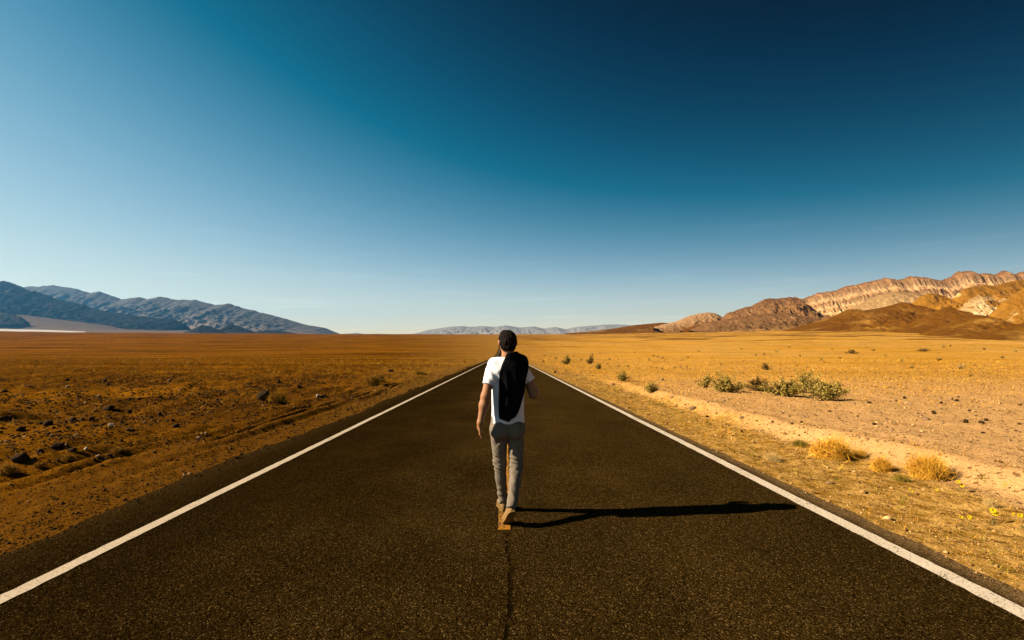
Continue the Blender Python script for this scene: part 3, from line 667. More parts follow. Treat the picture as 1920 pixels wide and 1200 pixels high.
    # ---- jacket slung over the right shoulder (held, so a thing of its own)
    px = lambda a: (a-957)/200.0
    pz = lambda b: (973-b)/200.0
    poly = [(951, 663), (958, 660), (966, 661), (976, 665), (984, 664), (992, 668), (994, 680), (992, 693), (987, 712), (984.5, 730), (981, 748), (976.5, 764), (971, 774), (965, 783), (959, 785), (953, 790.5), (946, 788), (936.5, 784), (935.5, 765), (935.5, 740), (935.5, 715), (937, 698), (941, 684), (947, 672)]
    poly = np.array([(px(a)*1.02-0.020, pz(b)+0.010*(b > 740)) for a, b in poly])
    g = Field((-0.34, -0.22, 0.86), (0.30, 0.22, 1.57), 0.006)
    X2, Z2 = np.meshgrid(g.ax[0], g.ax[2], indexing='ij')
    dist = np.full(X2.shape, 9.0); inside = np.zeros(X2.shape, bool)
    for i in range(len(poly)):
        (x1, z1), (x2, z2) = poly[i], poly[(i+1) % len(poly)]
        e = np.array((x2-x1, z2-z1)); t = np.clip(((X2-x1)*e[0]+(Z2-z1)*e[1])/(e@e), 0, 1)
        dist = np.minimum(dist, np.hypot(X2-x1-t*e[0], Z2-z1-t*e[1]))
        cr = ((z1 > Z2) != (z2 > Z2)) & (X2 < (x2-x1)*(Z2-z1)/(z2-z1+1e-12)+x1); inside ^= cr
    pd = np.where(inside, -dist, dist)[:, None, :]
    x, y, z = g.grid()
    fold = 0.026+0.011*np.sin(x*70+5*z+2*wrinkle(x, y, z, 6, 6, 3, 21))*np.clip((1.42-z)*6, 0, 1)+0.006*wrinkle(x, y, z, 25, 20, 6, 22)
    hang = np.clip((1.25-z)*0.02, 0, 0.02)
    shell = np.maximum(shirt_sdf-fold-hang, 0.004-shirt_sdf)
    front = np.maximum(np.maximum(np.abs(x-0.085)-0.065, 1.31-z), -0.02-y)
    region = np.minimum(np.maximum(pd, y-0.03), front+0*x)
    g.v = np.clip(np.maximum(shell, region), -0.05, 0.05).astype(np.float32); g.soften(1)
    P, Q = g.mesh()
    j = mesh_obj('jacket', P, Q, black, None); j.location = root.location; j.rotation_euler = root.rotation_euler; j.scale = root.scale
    tag(j, 'black jacket slung over the right shoulder of the walking person', 'jacket')
    # ---- trousers
    f = Field((-0.28, -0.42, 0.03), (0.22, 0.32, 1.00), 0.006)
    f.column([0.80, 0.86, 0.905, 0.98], [-0.032]*4, [-0.008, -0.012, -0.006, 0], [0.160, 0.172, 0.163, 0.150], [0.116, 0.124, 0.106, 0.094], 0.03)
    f.cone((-0.108, -0.004, 0.83), (-0.090, 0.070, 0.50), 0.090, 0.058, 0.02).cone((-0.092, 0.070, 0.50), (-0.074, 0.115, 0.34), 0.060, 0.051, 0.03).cone((-0.074, 0.115, 0.34), (-0.044, 0.180, 0.09), 0.052, 0.047, 0.03)
    f.cone((0.046, -0.008, 0.83), (0.054, -0.030, 0.50), 0.090, 0.059, 0.02).cone((0.050, -0.030, 0.50), (0.018, -0.13, 0.36), 0.059, 0.053, 0.03).cone((0.018, -0.13, 0.36), (-0.034, -0.275, 0.185), 0.053, 0.049, 0.03)
    f.ell((-0.108, -0.072, 0.835), (0.082, 0.070, 0.090), 0.035).ell((0.042, -0.076, 0.835), (0.082, 0.070, 0.090), 0.035)
    x, y, z = f.grid()
    knee = np.exp(-((z-0.50)/0.085)**2); cuff = np.exp(-((z-0.13)/0.09)**2)
    ph = 3.0*wrinkle(x, y, z, 9, 9, 5, 31)
    na = wrinkle(x+0.35*z, y, z, 7, 10, 26, 34); nb = wrinkle(x-0.4*z, y, z, 9, 9, 34, 35)
    ctr = np.where(x > -0.03, 0.045, -0.085)
    tw = np.sin(z*150+ph*1.3+(x-ctr)*45)*np.clip(0.55+na, 0, 1)
    w = knee*(0.008*tw+0.009*(np.abs(nb)-0.3))+cuff*(0.011*(np.abs(na)-0.3)+0.006*np.sin(z*95+ph*2-x*40))
    w = w + 0.012*(np.abs(wrinkle(x+0.5*z, y, z-0.5*x, 12, 8, 6, 32))-0.3)+0.0015*wrinkle(x, y, z, 40, 40, 30, 33)
    w = w + 0.013*np.exp(-((z-0.74)/0.08)**2)*(np.abs(wrinkle(x, y, z+1.2*np.abs(x-0.05), 8, 8, 24, 36))-0.3)
    f.v += (w).astype(np.float32)
    f.clip(z-0.955+0*x+0*y)
    f.clip(np.where((y > -0.02) & (z < 0.3), 0.065-z+0*y, -1)).clip(np.where((x > -0.14) & (y < -0.15) & (z < 0.4), (x+0.034)*-0.07+(y+0.275)*-0.59+(z-0.172)*-0.80, -1)); f.soften(1)
    pants_sdf = f.v.copy()
    P, Q = f.mesh(); tr = mesh_obj('trousers', P, Q, denim, root)
    for sx, cxp in ((-1, -0.112), (1, 0.046)):      # back pockets, stitched on
        g = Field((-0.28, -0.42, 0.03), (0.22, 0.32, 1.00), 0.006); x, y, z = g.grid()
        reg = np.maximum(np.maximum(np.abs(x-cxp)-0.050+0.10*np.maximum(0, 0.80-z), np.abs(z-0.825)-0.058-0.25*np.maximum(0, 0.03-np.abs(x-cxp))*(z < 0.82)), y+0.02)
        g.v = np.clip(np.maximum(np.maximum(pants_sdf-0.005, -0.008-pants_sdf), reg), -0.05, 0.05).astype(np.float32)
        P, Q = g.mesh(); mesh_obj('pocket', P, Q, denim, tr)
    # ---- shoes: lofted along the foot, sole under each
    def shoe(path, ups, lat, lab):
        u = np.linspace(0, 1, 22); path = np.array(path); ups = np.array(ups, float)
        tk = np.linspace(0, 1, len(path))
        C = np.stack([np.interp(u, tk, path[:, i]) for i in range(3)], 1); Up = np.stack([np.interp(u, tk, ups[:, i]) for i in range(3)], 1)
        Up /= np.linalg.norm(Up, axis=1)[:, None]; lat = np.array(lat, float); lat /= np.linalg.norm(lat)
        hw = np.interp(u, [0, 0.04, 0.15, 0.4, 0.68, 0.88, 0.97, 1], [0.012, 0.026, 0.034, 0.034, 0.047, 0.040, 0.024, 0.008])
        ht = np.interp(u, [0, 0.05, 0.15, 0.35, 0.6, 0.85, 0.97, 1], [0.050, 0.080, 0.088, 0.090, 0.060, 0.044, 0.034, 0.022])
        a = np.linspace(0, 2*np.pi, 19)[:-1]
        V = []
        for i in range(len(u)):
            for q in a:
                cx = np.cos(q); sz = np.sin(q)
                V.append(C[i]+lat*hw[i]*np.sign(cx)*abs(cx)**0.8+Up[i]*(0.016+ht[i]*0.5+ht[i]*0.5*np.sign(sz)*abs(sz)**0.8))
        n = len(a); fc = [(i*n+j, i*n+(j+1) % n, (i+1)*n+(j+1) % n, (i+1)*n+j) for i in range(len(u)-1) for j in range(n)]
        fc += [tuple(range(n))[::-1], tuple((len(u)-1)*n+j for j in range(n))]
        up = mesh_obj('shoe', V, fc, shoe_m, root); up['label'] = lab
        V = []; so = hw+0.006
        for i in range(len(u)):
            for sx, zz in ((-1, 0.0), (1, 0.0), (1, 0.022), (-1, 0.022)): V.append(C[i]+lat*sx*so[i]+Up[i]*zz)
        fc = [(i*4+j, i*4+(j+1) % 4, (i+1)*4+(j+1) % 4, (i+1)*4+j) for i in range(len(u)-1) for j in range(4)]+[(3, 2, 1, 0), tuple((len(u)-1)*4+j for j in range(4))]
        mesh_obj('sole', V, fc, sole_m, up, smooth=False)
    shoe([(-0.040, 0.125, 0.004-0.0378*0.125), (-0.041, 0.23, 0.003-0.0378*0.23), (-0.042, 0.32, 0.003-0.0378*0.32), (-0.042, 0.405, 0.010-0.0378*0.405)], [(0, 0, 1)]*4, (1, 0.1, 0), 'pale shoe of the forward foot')
    shoe([(-0.030, -0.335, 0.165), (-0.046, -0.282, 0.092), (-0.058, -0.215, 0.022), (-0.066, -0.135, 0.012)], [(0, 0.82, 0.57), (0, 0.76, 0.65), (0, 0.35, 0.94), (0, 0, 1)], (1, 0.15, 0), 'pale shoe of the rear foot with its heel lifted')
build_person()

# ------------------------------------------------------------------ plants
def leaf_mat(name, c1, c2, dry, trans=0.25):
    m, nt, b = new_mat(name); q = NB(nt)
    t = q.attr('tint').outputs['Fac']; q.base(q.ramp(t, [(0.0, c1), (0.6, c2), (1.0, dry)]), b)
    b.inputs['Roughness'].default_value = 0.9; b.inputs['Specular IOR Level'].default_value = 0.05
    return m
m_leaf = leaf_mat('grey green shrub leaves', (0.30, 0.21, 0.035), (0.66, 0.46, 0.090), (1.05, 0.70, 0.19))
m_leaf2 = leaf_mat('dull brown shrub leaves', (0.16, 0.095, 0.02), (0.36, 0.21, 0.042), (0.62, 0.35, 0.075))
m_twig = plain_mat('dry twigs', (0.16, 0.095, 0.045), (0.28, 0.18, 0.09), 40)
m_straw = leaf_mat('golden straw', (0.95, 0.42, 0.030), (1.45, 0.68, 0.06), (1.6, 0.92, 0.17))
m_straw2 = leaf_mat('pale dry straw', (0.75, 0.42, 0.10), (1.1, 0.70, 0.22), (1.3, 0.95, 0.42))
m_straw_l = leaf_mat('brown gold straw', (0.34, 0.155, 0.012), (0.65, 0.31, 0.024), (0.95, 0.50, 0.06))
m_litter = leaf_mat('dead twig litter', (0.06, 0.032, 0.012), (0.16, 0.085, 0.028), (0.45, 0.26, 0.08))
m_petal = plain_mat('yellow petals', (1.15, 0.80, 0.012), (1.0, 0.62, 0.012), 60)
m_green = leaf_mat('green weed leaves', (0.26, 0.18, 0.022), (0.48, 0.34, 0.045), (0.85, 0.52, 0.09))

def norm(v): return v/np.maximum(np.linalg.norm(v, axis=-1, keepdims=True), 1e-9)
def quads(C, A, B):
    """one diamond quad per centre with half axes A and B"""
    V = np.stack([C-A, C+B, C+A, C-B], 1).reshape(-1, 3); n = len(C)
    return V, np.arange(n*4).reshape(-1, 4)
def make_shrub(seed, n_tw=46, n_leaf=1500, height=0.62, leaf=0.030, open_=0.25, squat=0.8):
    """shrub about one metre wide standing on z = 0"""
    r = np.random.default_rng(seed)
    az = r.uniform(0, 2*np.pi, n_tw); el = np.arcsin(r.uniform(0.12, 1, n_tw)**squat)
    lobe = 0.75+0.35*np.sin(az*2+seed)+0.2*np.sin(az*5+seed*2)
    L = r.uniform(0.7, 1.08, n_tw)
    tip = np.stack([0.5*L*lobe*np.cos(el)*np.cos(az), 0.5*L*lobe*np.cos(el)*np.sin(az), height*L*np.sin(el)*(0.8+0.25*lobe)+0.03], 1)
    root = np.stack([r.normal(0, 0.05, n_tw), r.normal(0, 0.05, n_tw), np.full(n_tw, -0.03)], 1)
    mid = (root+tip)/2+r.normal(0, 0.04, (n_tw, 3))+np.array([0, 0, 0.03])
    TV, TF = [], []
    for i in range(n_tw):
        pts = [root[i], mid[i], tip[i]]; base = len(TV)
        for k, p in enumerate(pts):
            w = (0.010, 0.006, 0.002)[k]
            for a in (0, 2.1, 4.2): TV.append(p+np.array([math.cos(a)*w, math.sin(a)*w, 0]))
        for k in range(2):
            for a in range(3): TF.append((base+k*3+a, base+k*3+(a+1) % 3, base+k*3+3+(a+1) % 3, base+k*3+3+a))
    w = np.maximum(0.05, 1+0.8*r.normal(0, 1, n_tw)); w /= w.sum()
    which = r.choice(n_tw, n_leaf, p=w); t = 1-(1-open_)*r.uniform(0, 1, n_leaf)**1.6
    t = np.where(r.uniform(size=n_leaf) < 0.25, r.uniform(0.25, 1, n_leaf), t)
    p0, p1, p2 = root[which], mid[which], tip[which]; tt = t[:, None]
    C = (1-tt)**2*p0+2*tt*(1-tt)*p1+tt**2*p2+r.normal(0, 0.034, (n_leaf, 3))
    C[:, 2] = np.maximum(C[:, 2], 0.012)
    A = norm(r.normal(0, 1, (n_leaf, 3))+np.array([0, 0, 0.6])); B = norm(np.cross(A, r.normal(0, 1, (n_leaf, 3))))
    s = leaf*r.uniform(0.6, 1.3, (n_leaf, 1))
    V, Fq = quads(C, A*s, B*s*0.5)
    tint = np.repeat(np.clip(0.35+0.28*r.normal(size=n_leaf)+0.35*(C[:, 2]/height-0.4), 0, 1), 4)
    return (np.array(TV), TF), (V, Fq, tint)
def shrub_thing(data, loc, width, hscale, mat, rz):
    (TV, TF), (V, Fq, tint) = data
    e = empty('desert_shrub', loc, rz); e.scale = (width, width, width*hscale)
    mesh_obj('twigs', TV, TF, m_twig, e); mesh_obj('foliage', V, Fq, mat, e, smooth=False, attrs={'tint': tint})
    return e
def make_clump(seed, n=420, height=0.5, spread=0.5, blade=0.009, round_=0.75, curl=0.12):
    """rounded clump of fine dry blades about one metre wide"""
    r = np.random.default_rng(seed)
    az = r.uniform(0, 2*np.pi, n); el = np.arcsin(np.clip(r.uniform(0.02, 1, n)**round_, 0, 1)); L = r.uniform(0.35, 1.05, n)*(0.88+0.2*np.sin(2*az+seed)+0.16*np.sin(5*az+seed*3))*r.choice([1, 1, 1, 1, 1.25], n)
    root = np.stack([r.normal(0, 0.12, n), r.normal(0, 0.12, n), np.full(n, -0.02)], 1)
    tip = np.stack([spread*L*np.cos(el)*np.cos(az), spread*L*np.cos(el)*np.sin(az), height*L*np.sin(el)+0.02], 1)+r.normal(0, 0.03, (n, 3))
    mid = (root+tip)/2+r.normal(0, curl*0.5, (n, 3))*0.6+np.array([0, 0, curl*0.6]); mid[:, 2] = np.maximum(mid[:, 2], 0.01); tip[:, 2] = np.maximum(tip[:, 2], 0.01)
    side = norm(np.cross(tip-root, r.normal(0, 1, (n, 3))))*blade*r.uniform(0.6, 1.3, (n, 1))
    V = np.stack([root-side*0.5, root+side*0.5, mid+side*0.5, mid-side*0.5, tip+side*0.12, tip-side*0.12], 1).reshape(-1, 3)
    i = np.arange(n)[:, None]*6; Fq = np.concatenate([i+np.array([[0, 1, 2, 3]]), i+np.array([[3, 2, 4, 5]])])
    return V, Fq, np.repeat(np.clip(r.normal(0.5, 0.28, n), 0, 1), 6)
def px_size(p, w): return w*p.y/F

# the row of larger shrubs right of the road, each of its own shape
ROW = [  # px, base row, width px, height px, label, material, seed, openness
    (1322, 727, 30, 24, 'thin olive shrub at the left end of the shrub row', m_leaf, 101, 900),
    (1363, 735, 54, 34, 'grey olive shrub with bare twigs, second in the shrub row', m_leaf, 102, 1800),
    (1424, 733, 50, 27, 'low dark shrub in the middle of the shrub row', m_leaf2, 103, 1600),
    (1472, 743, 62, 34, 'spreading yellowish shrub left of the tallest in the row', m_leaf, 104, 1900),
    (1514, 737, 52, 42, 'tall loose shrub behind the densest shrub of the row', m_leaf, 105, 1500),
    (1546, 751, 64, 37, 'densest grey green shrub at the right end of the row', m_leaf, 106, 2800),
    (1167, 714, 26, 18, 'round green shrub casting a thin shadow near the road', m_leaf, 107, 1500),
    (1221, 735, 28, 20, 'round green shrub nearest the road before the row', m_leaf, 108, 1500),
    (1435, 693, 20, 14, 'small lone shrub on the plain behind the shrub row', m_leaf2, 109, 800),
    (1063, 683, 20, 16, 'roadside shrub beside the person\'s raised elbow', m_leaf, 110, 900),
    (1108, 682, 18, 18, 'upright brown shrub of a pair far along the verge', m_leaf2, 111, 700),
    (1122, 692, 20, 12, 'low green shrub of a pair far along the verge', m_leaf, 112, 800),
    (715, 716, 18, 16, 'dark shrub behind golden grass on the left verge', m_leaf2, 113, 900),
    (1595, 663, 22, 9, 'ragged dark shrub far out below the brown hills', m_leaf2, 114, 600),
    (1732, 659, 24, 7, 'wide flat dark shrub far out below the white hills', m_leaf2, 115, 500),
    (1800, 692, 18, 12, 'faint straggly bush on the pale soil at far right', m_straw2, 116, 300),
]
for (px_, py_, wp, hp, lab, mt, sd_, nl) in ROW:
    p = ray_ground(px_, py_); w = px_size(p, wp*1.2); h = px_size(p, hp*1.08)
    data = make_shrub(sd_, n_tw=40 if nl > 700 else 26, n_leaf=int(nl*1.7), height=0.62, leaf=0.027 if nl > 1000 else 0.036, open_=0.3)
    e = shrub_thing(data, (p.x, p.y, p.z-0.01), w, h/w/0.68, mt, sd_*0.7)
    tag(e, lab, 'shrub', 'desert shrubs')
# small shrubs dotted over the far plain
protos = []
for k in range(4):
    protos.append(shrub_thing(make_shrub(140+k, 18, 260, 0.6, 0.05, 0.25), (0, 0, -50), 1, 1, m_leaf2 if k % 2 else m_leaf, 0))
SPECKS = [(1090, 676, 8), (1143, 675, 9), (1217, 676, 8), (1225, 668, 7), (1234, 670, 6), (1243, 672, 7), (1278, 676, 6), (1290, 671, 6), (1417, 667, 9), (1433, 665, 7), (1456, 660, 7), (1638, 658, 10), (1769, 652, 9), (1782, 650, 7), (1690, 678, 12), (1762, 677, 14), (1042, 673, 8), (1019, 679, 8), (1160, 688, 8), (1178, 688, 8), (1335, 672, 6), (1500, 668, 7), (1540, 676, 8), (1575, 672, 7), (1660, 668, 8), (1880, 672, 12), (1905, 660, 9), (1845, 656, 8), (1390, 655, 6), (1310, 660, 6), (1480, 652, 6), (1710, 690, 10), (1020, 668, 5), (1075, 668, 5), (1125, 664, 5), (1190, 662, 5), (1560, 656, 6), (1352, 684, 7), (1265, 690, 7), (1820, 706, 9)]
for k, (a, b, w) in enumerate(SPECKS):
    p = ray_ground(a, b); sz = px_size(p, w*1.15)
    o = protos[k] if k < 4 else copy_tree(protos[k % 4], p, 0, 1)
    o.location = (p.x, p.y, p.z-0.02*sz); o.rotation_euler = (0, 0, k*1.3); o.scale = (sz, sz, sz*random.uniform(0.75, 1.05))
    tag(o, 'tiny dark shrub dotted on the open plain right of the road', 'shrub', 'tiny shrubs on the far plain')

# golden dry clumps
CLUMPS = [
    (1560, 860, 100, 44, 'wide golden dry bush on the right verge', m_straw, 201, 900, 0.62),
    (1652, 884, 50, 34, 'small golden dry bush between two larger ones', m_straw, 202, 420, 0.7),
    (1738, 898, 78, 54, 'tall round golden dry bush nearest the right edge', m_straw, 203, 1000, 0.62),
    (1449, 864, 36, 18, 'little pale dry bush on the verge near the road', m_straw2, 204, 320, 0.8),
    (1857, 950, 28, 20, 'small whitish dry plant near the yellow flowers', m_straw2, 205, 320, 0.7),
    (1345, 733, 26, 18, 'pale dry clump leaning on the second shrub of the row', m_straw2, 206, 260, 0.7),
    (520, 752, 46, 22, 'golden grass tuft beside the black boulder', m_straw_l, 207, 360, 0.8),
    (698, 722, 44, 26, 'golden grass tuft in front of the dark left shrub', m_straw_l, 208, 420, 0.8),
    (786, 702, 40, 12, 'low golden tuft along the left verge', m_straw_l, 209, 300, 0.8),
    (12, 888, 48, 24, 'pale gold tuft at the left picture edge', m_straw_l, 210, 380, 0.7),
    (72, 876, 26, 14, 'small gold tuft near the left picture edge', m_straw_l, 211, 220, 0.8),
    (128, 862, 34, 15, 'loose gold tuft below the white stone', m_straw_l, 212, 240, 0.8),
    (222, 846, 34, 12, 'low gold tuft by the tyre tracks', m_straw_l, 213, 220, 0.8),
    (1612, 858, 34, 20, 'thin golden tuft joining the wide golden bush', m_straw, 214, 220, 0.8),
    (1500, 836, 40, 16, 'low olive weed patch left of the wide golden bush', m_green, 215, 260, 0.85),
    (1690, 902, 40, 16, 'low weeds before the tall golden bush', m_green, 216, 240, 0.85),
]
for (a, b, wp, hp, lab, mt, sd_, n, rd) in CLUMPS:
    p = ray_ground(a, b); w = px_size(p, wp); h = px_size(p, hp*0.86)
    V, Fq, tint = make_clump(sd_, n*5, 0.5, 0.5, 0.0055, rd, 0.20)
    if mt is m_straw: V[:, 0] += 0.05*V[:, 2]
    o = mesh_obj('dry_bush', V*np.array([w, w, h*2.0]), Fq, mt, None, smooth=False, attrs={'tint': tint})
    o.location = (p.x, p.y, p.z); tag(o, lab, 'dry bush', 'dry bushes and tufts')

# yellow flowers
def make_flower(seed, heads):
    r = np.random.default_rng(seed); SV, SF, PV, PF = [], [], [], []
    for k in range(heads):
        tip = np.array([r.uniform(-0.04, 0.04)*(k+0.3), r.uniform(-0.03, 0.03), r.uniform(0.11, 0.15)-0.03*k]); b = len(SV)
        for q, (pt, w) in enumerate(((np.array([0, 0, -0.01]), 0.003), (tip*0.5+np.array([0.008, 0, 0.01]), 0.0025), (tip, 0.002))):
            for a in (0, 2.1, 4.2): SV.append(pt+np.array([math.cos(a)*w, math.sin(a)*w, 0]))
        for q in range(2):
            for a in range(3): SF.append((b+q*3+a, b+q*3+(a+1) % 3, b+q*3+3+(a+1) % 3, b+q*3+3+a))
        for ring, (n, rad, lift) in enumerate(((9, 0.030, 0.004), (7, 0.020, 0.014))):
            up = norm(np.array([-0.35+r.uniform(-0.3, 0.3), -0.75, 0.65+r.uniform(-0.2, 0.2)])); e1 = norm(np.cross(up, [0, 0, 1.0])); e2 = np.cross(up, e1)
            for j in range(n):
                an = 2*np.pi*j/n+ring*0.3; d = math.cos(an)*e1+math.sin(an)*e2; t = -math.sin(an)*e1+math.cos(an)*e2; b2 = len(PV)
                PV += [tip+d*0.003, tip+d*rad*0.6+t*rad*0.36+up*lift, tip+d*rad+up*lift*0.8, tip+d*rad*0.6-t*rad*0.36+up*lift]
                PF.append((b2, b2+1, b2+2, b2+3))
    for j in range(7):
        an = 2*np.pi*j/7+seed; d = np.array([math.cos(an), math.sin(an), 0]); t = np.array([-d[1], d[0], 0])*0.006; b = len(SV); L = r.uniform(0.03, 0.07)
        SV += [np.array([0, 0, 0.002]), d*L*0.6+t+np.array([0, 0, 0.02]), d*L+np.array([0, 0, 0.012]), d*L*0.6-t+np.array([0, 0, 0.02])]; SF.append((b, b+1, b+2, b+3))
    return SV, SF, PV, PF
m_stem = plain_mat('flower stem', (0.20, 0.17, 0.04), (0.28, 0.20, 0.06), 40)
FLW = [(1862, 976, 2, 'tallest yellow flower with two heads below the whitish plant', 1.15), (1800, 980, 1, 'yellow flower left of its twin in the right foreground', 0.8), (1819, 987, 1, 'yellow flower right of its twin in the right foreground', 0.85),
       (1797, 916, 2, 'pale yellow flower below the tall golden bush', 0.95), (1917, 984, 1, 'yellow flower at the right picture edge', 1.0), (1757, 926, 1, 'faint yellow flower down left of the tall golden bush', 0.7),
       (1884, 914, 1, 'faint yellow flower high on the right bank', 0.7), (1706, 922, 2, 'small yellow flowers before the tall golden bush', 0.6), (1900, 972, 1, 'little yellow flower beside the edge flower', 0.6), (1578, 878, 2, 'small yellow flowers under the wide golden bush', 0.55)]
for k, (a, b, hd, lab, sc_) in enumerate(FLW):
    p = ray_ground(a, b+6); SV, SF, PV, PF = make_flower(300+k, hd)
    e = empty('wild_flower', p, 0, sc_*0.85); mesh_obj('stem', SV, SF, m_stem, e, smooth=False); mesh_obj('blossom', PV, PF, m_petal, e, smooth=False)
    tag(e, lab, 'flower', 'yellow wild flowers')

# ------------------------------------------------------------------ rocks
def ico(sub):
    import bmesh
    bm = bmesh.new(); bmesh.ops.create_icosphere(bm, subdivisions=sub, radius=1.0)
    v = np.array([q.co[:] for q in bm.verts]); f = np.array([[x.index for x in q.verts] for q in bm.faces]); bm.free(); return v, f
def make_rock(seed, flat=0.7, sub=3):
    v, f = ico(sub); r = np.random.default_rng(seed)
    for _ in range(9):
        n = norm(r.normal(0, 1, 3)); d = r.uniform(0.5, 0.85); h = v@n-d; v = v-np.maximum(h, 0)[:, None]*n*0.9
    v = v*(1+0.10*noise3(v[:, 0]*2.2+seed, v[:, 1]*2.2, v[:, 2]*2.2, seed)[:, None]+0.04*noise3(v[:, 0]*6, v[:, 1]*6, v[:, 2]*6, seed+1)[:, None])
    v = v*np.array([r.uniform(0.85, 1.1), r.uniform(0.75, 1.0), flat])
    return v, f
def stone_mat(name, a, b): return plain_mat(name, a, b, 6, 1.0, 0.05, 0.5, 18, 0.25)
m_rdark = stone_mat('dark varnished stone', (0.034, 0.018, 0.007), (0.085, 0.046, 0.018))
m_rpale = stone_mat('pale stone', (0.55, 0.40, 0.26), (0.75, 0.58, 0.40))
m_rtan = stone_mat('tan stone', (0.34, 0.20, 0.10), (0.50, 0.31, 0.16))
def rock(data, mat, p, w, hk, rz, lab, grp):
    o = mesh_obj('rock', data[0], data[1], mat, None, smooth=False); o.location = (p.x, p.y, p.z+w*hk*0.22); o.scale = (w/2, w/2, w/2*hk/0.7); o.rotation_euler = (0.1, 0.15, rz)
    return tag(o, lab, 'rock', grp)
ROCKS = [(495, 750, 30, 1.0, m_rdark, 'black boulder in the rubble left of the golden tuft'), (732, 697, 14, 0.6, m_rdark, 'dark flat rock on the golden plain beyond the left verge'), (596, 745, 12, 0.9, m_rpale, 'bright pale rock at the edge of the left track'),
         (606, 745, 13, 0.8, m_rdark, 'dark rock beside the bright pale rock'), (36, 864, 34, 0.75, m_rdark, 'biggest black rock near the left picture edge'), (108, 841, 30, 0.6, m_rdark, 'flat black rock right of the biggest one'),
         (135, 846, 18, 0.6, m_rdark, 'dark rock just left of the white stone'), (161, 843, 10, 0.8, m_rpale, 'small white stone among the black rocks'), (8, 790, 24, 0.9, m_rdark, 'dark rock at the left edge on the far rubble'),
         (38, 808, 22, 0.7, m_rdark, 'dark rock between the edge rock and the flat one'), (90, 797, 18, 0.8, m_rdark, 'rounded dark rock on the rubble rim'), (138, 792, 20, 0.8, m_rdark, 'dark rock with lit top on the rubble rim'),
         (172, 788, 13, 0.9, m_rdark, 'small dark rock right of the lit topped one'), (205, 768, 22, 0.6, m_rdark, 'long dark rock above the tyre tracks'), (243, 774, 13, 0.9, m_rdark, 'dark rock ending a thin shadow line'),
         (209, 799, 14, 0.8, m_rpale, 'greyish pale stone on the left rubble'), (75, 850, 20, 0.7, m_rdark, 'dark rock above the gold tufts'), (330, 800, 16, 0.6, m_rdark, 'lone dark rock beside the left track'),
         (268, 962, 9, 0.6, m_rtan, 'tan stone on the left gravel shoulder'), (445, 862, 14, 0.8, m_rdark, 'dark stone at the left tarmac edge'), (345, 893, 9, 0.8, m_rpale, 'pale stone on the left gravel shoulder'),
         (660, 748, 13, 0.6, m_rdark, 'dark flat stone near the left verge ruts'), (723, 732, 7, 0.9, m_rdark, 'small dark stone alone on the left verge'), (560, 727, 10, 0.8, m_rdark, 'dark stone above the pale rock on the rubble'),
         (1299, 768, 14, 0.8, m_rtan, 'tan stone on the right bank above the verge'), (1391, 785, 11, 0.8, m_rtan, 'tan stone in the shade of the right bank'), (1812, 793, 14, 0.8, m_rdark, 'dark stone left of a pair on the pale soil'),
         (1840, 794, 11, 0.8, m_rdark, 'left dark stone of a pair on the pale soil'), (1849, 789, 10, 0.8, m_rdark, 'right dark stone of a pair on the pale soil'), (1737, 787, 14, 0.6, m_rtan, 'flat tan stone on the pale soil'),
         (1751, 776, 9, 0.9, m_rdark, 'small dark stone above the flat tan stone'), (1766, 757, 9, 0.8, m_rdark, 'dark stone farther out on the pale soil'), (1150, 722, 9, 0.9, m_rtan, 'tan stone below the round green shrub'),
         (1241, 713, 9, 0.8, m_rtan, 'tan stone above the round green shrub near the road'), (1041, 699, 7, 0.9, m_rdark, 'dark stone beside the right edge line'), (1556, 906, 16, 0.5, m_rtan, 'flat tan stone near the right tarmac edge'),
         (1482, 744, 9, 0.9, m_rpale, 'pale stone at the foot of the shrub row'), (1640, 797, 9, 0.8, m_rdark, 'dark stone on the pale soil near the bank')]
RP = [make_rock(400+k) for k in range(6)]
for k, (a, b, w, hk, mt, lab) in enumerate(ROCKS):
    p = ray_ground(a, b); rock(make_rock(420+k), mt, p, px_size(p, w*0.86), hk, k*1.7, lab, 'rocks')
# countable stones of the left rubble field and of the right plain
base_rocks = {}
def stone_field(n, box, wr, mats, lab, grp, seed):
    r = np.random.default_rng(seed); k = 0; tries = 0
    while k < n and tries < 6000:
        tries += 1
        a = r.uniform(box[0], box[2]); b = box[1]+(box[3]-box[1])*r.uniform()**1.3
        p = ray_ground(a, b)
        if -4.6 < p.x < 3.9: continue
        if p.x < 0 and fbm(p.x*0.22, p.y*0.16, 77, 3) < -0.02: continue
        w = px_size(p, r.uniform(*wr)); i = int(r.integers(6)); mt = mats[int(r.integers(len(mats)))]
        key = (i, mt.name)
        if key not in base_rocks:
            o = rock(RP[i], mt, p, w, r.uniform(0.55, 0.9), r.uniform(0, 6.28), lab, grp); base_rocks[key] = o
        else:
            o = base_rocks[key].copy(); COL.objects.link(o); hk = r.uniform(0.55, 0.9)
            o.location = (p.x, p.y, p.z+w*hk*0.2); o.scale = (w/2, w/2*r.uniform(0.8, 1.1), w/2*hk/0.7); o.rotation_euler = (r.uniform(-0.2, 0.2), r.uniform(-0.2, 0.2), r.uniform(0, 6.28)); tag(o, lab, 'rock', grp)
        k += 1
stone_field(60, (0, 712, 640, 865), (5, 10), [m_rdark, m_rdark, m_rdark, m_rtan], 'loose stone of the rubble field left of the road', 'stones of the left rubble field', 51)
stone_field(50, (1250, 745, 1920, 830), (5, 8), [m_rtan, m_rdark, m_rtan], 'small loose stone on the pale soil right of the bank', 'stones on the right plain', 52)
base_rocks.clear()

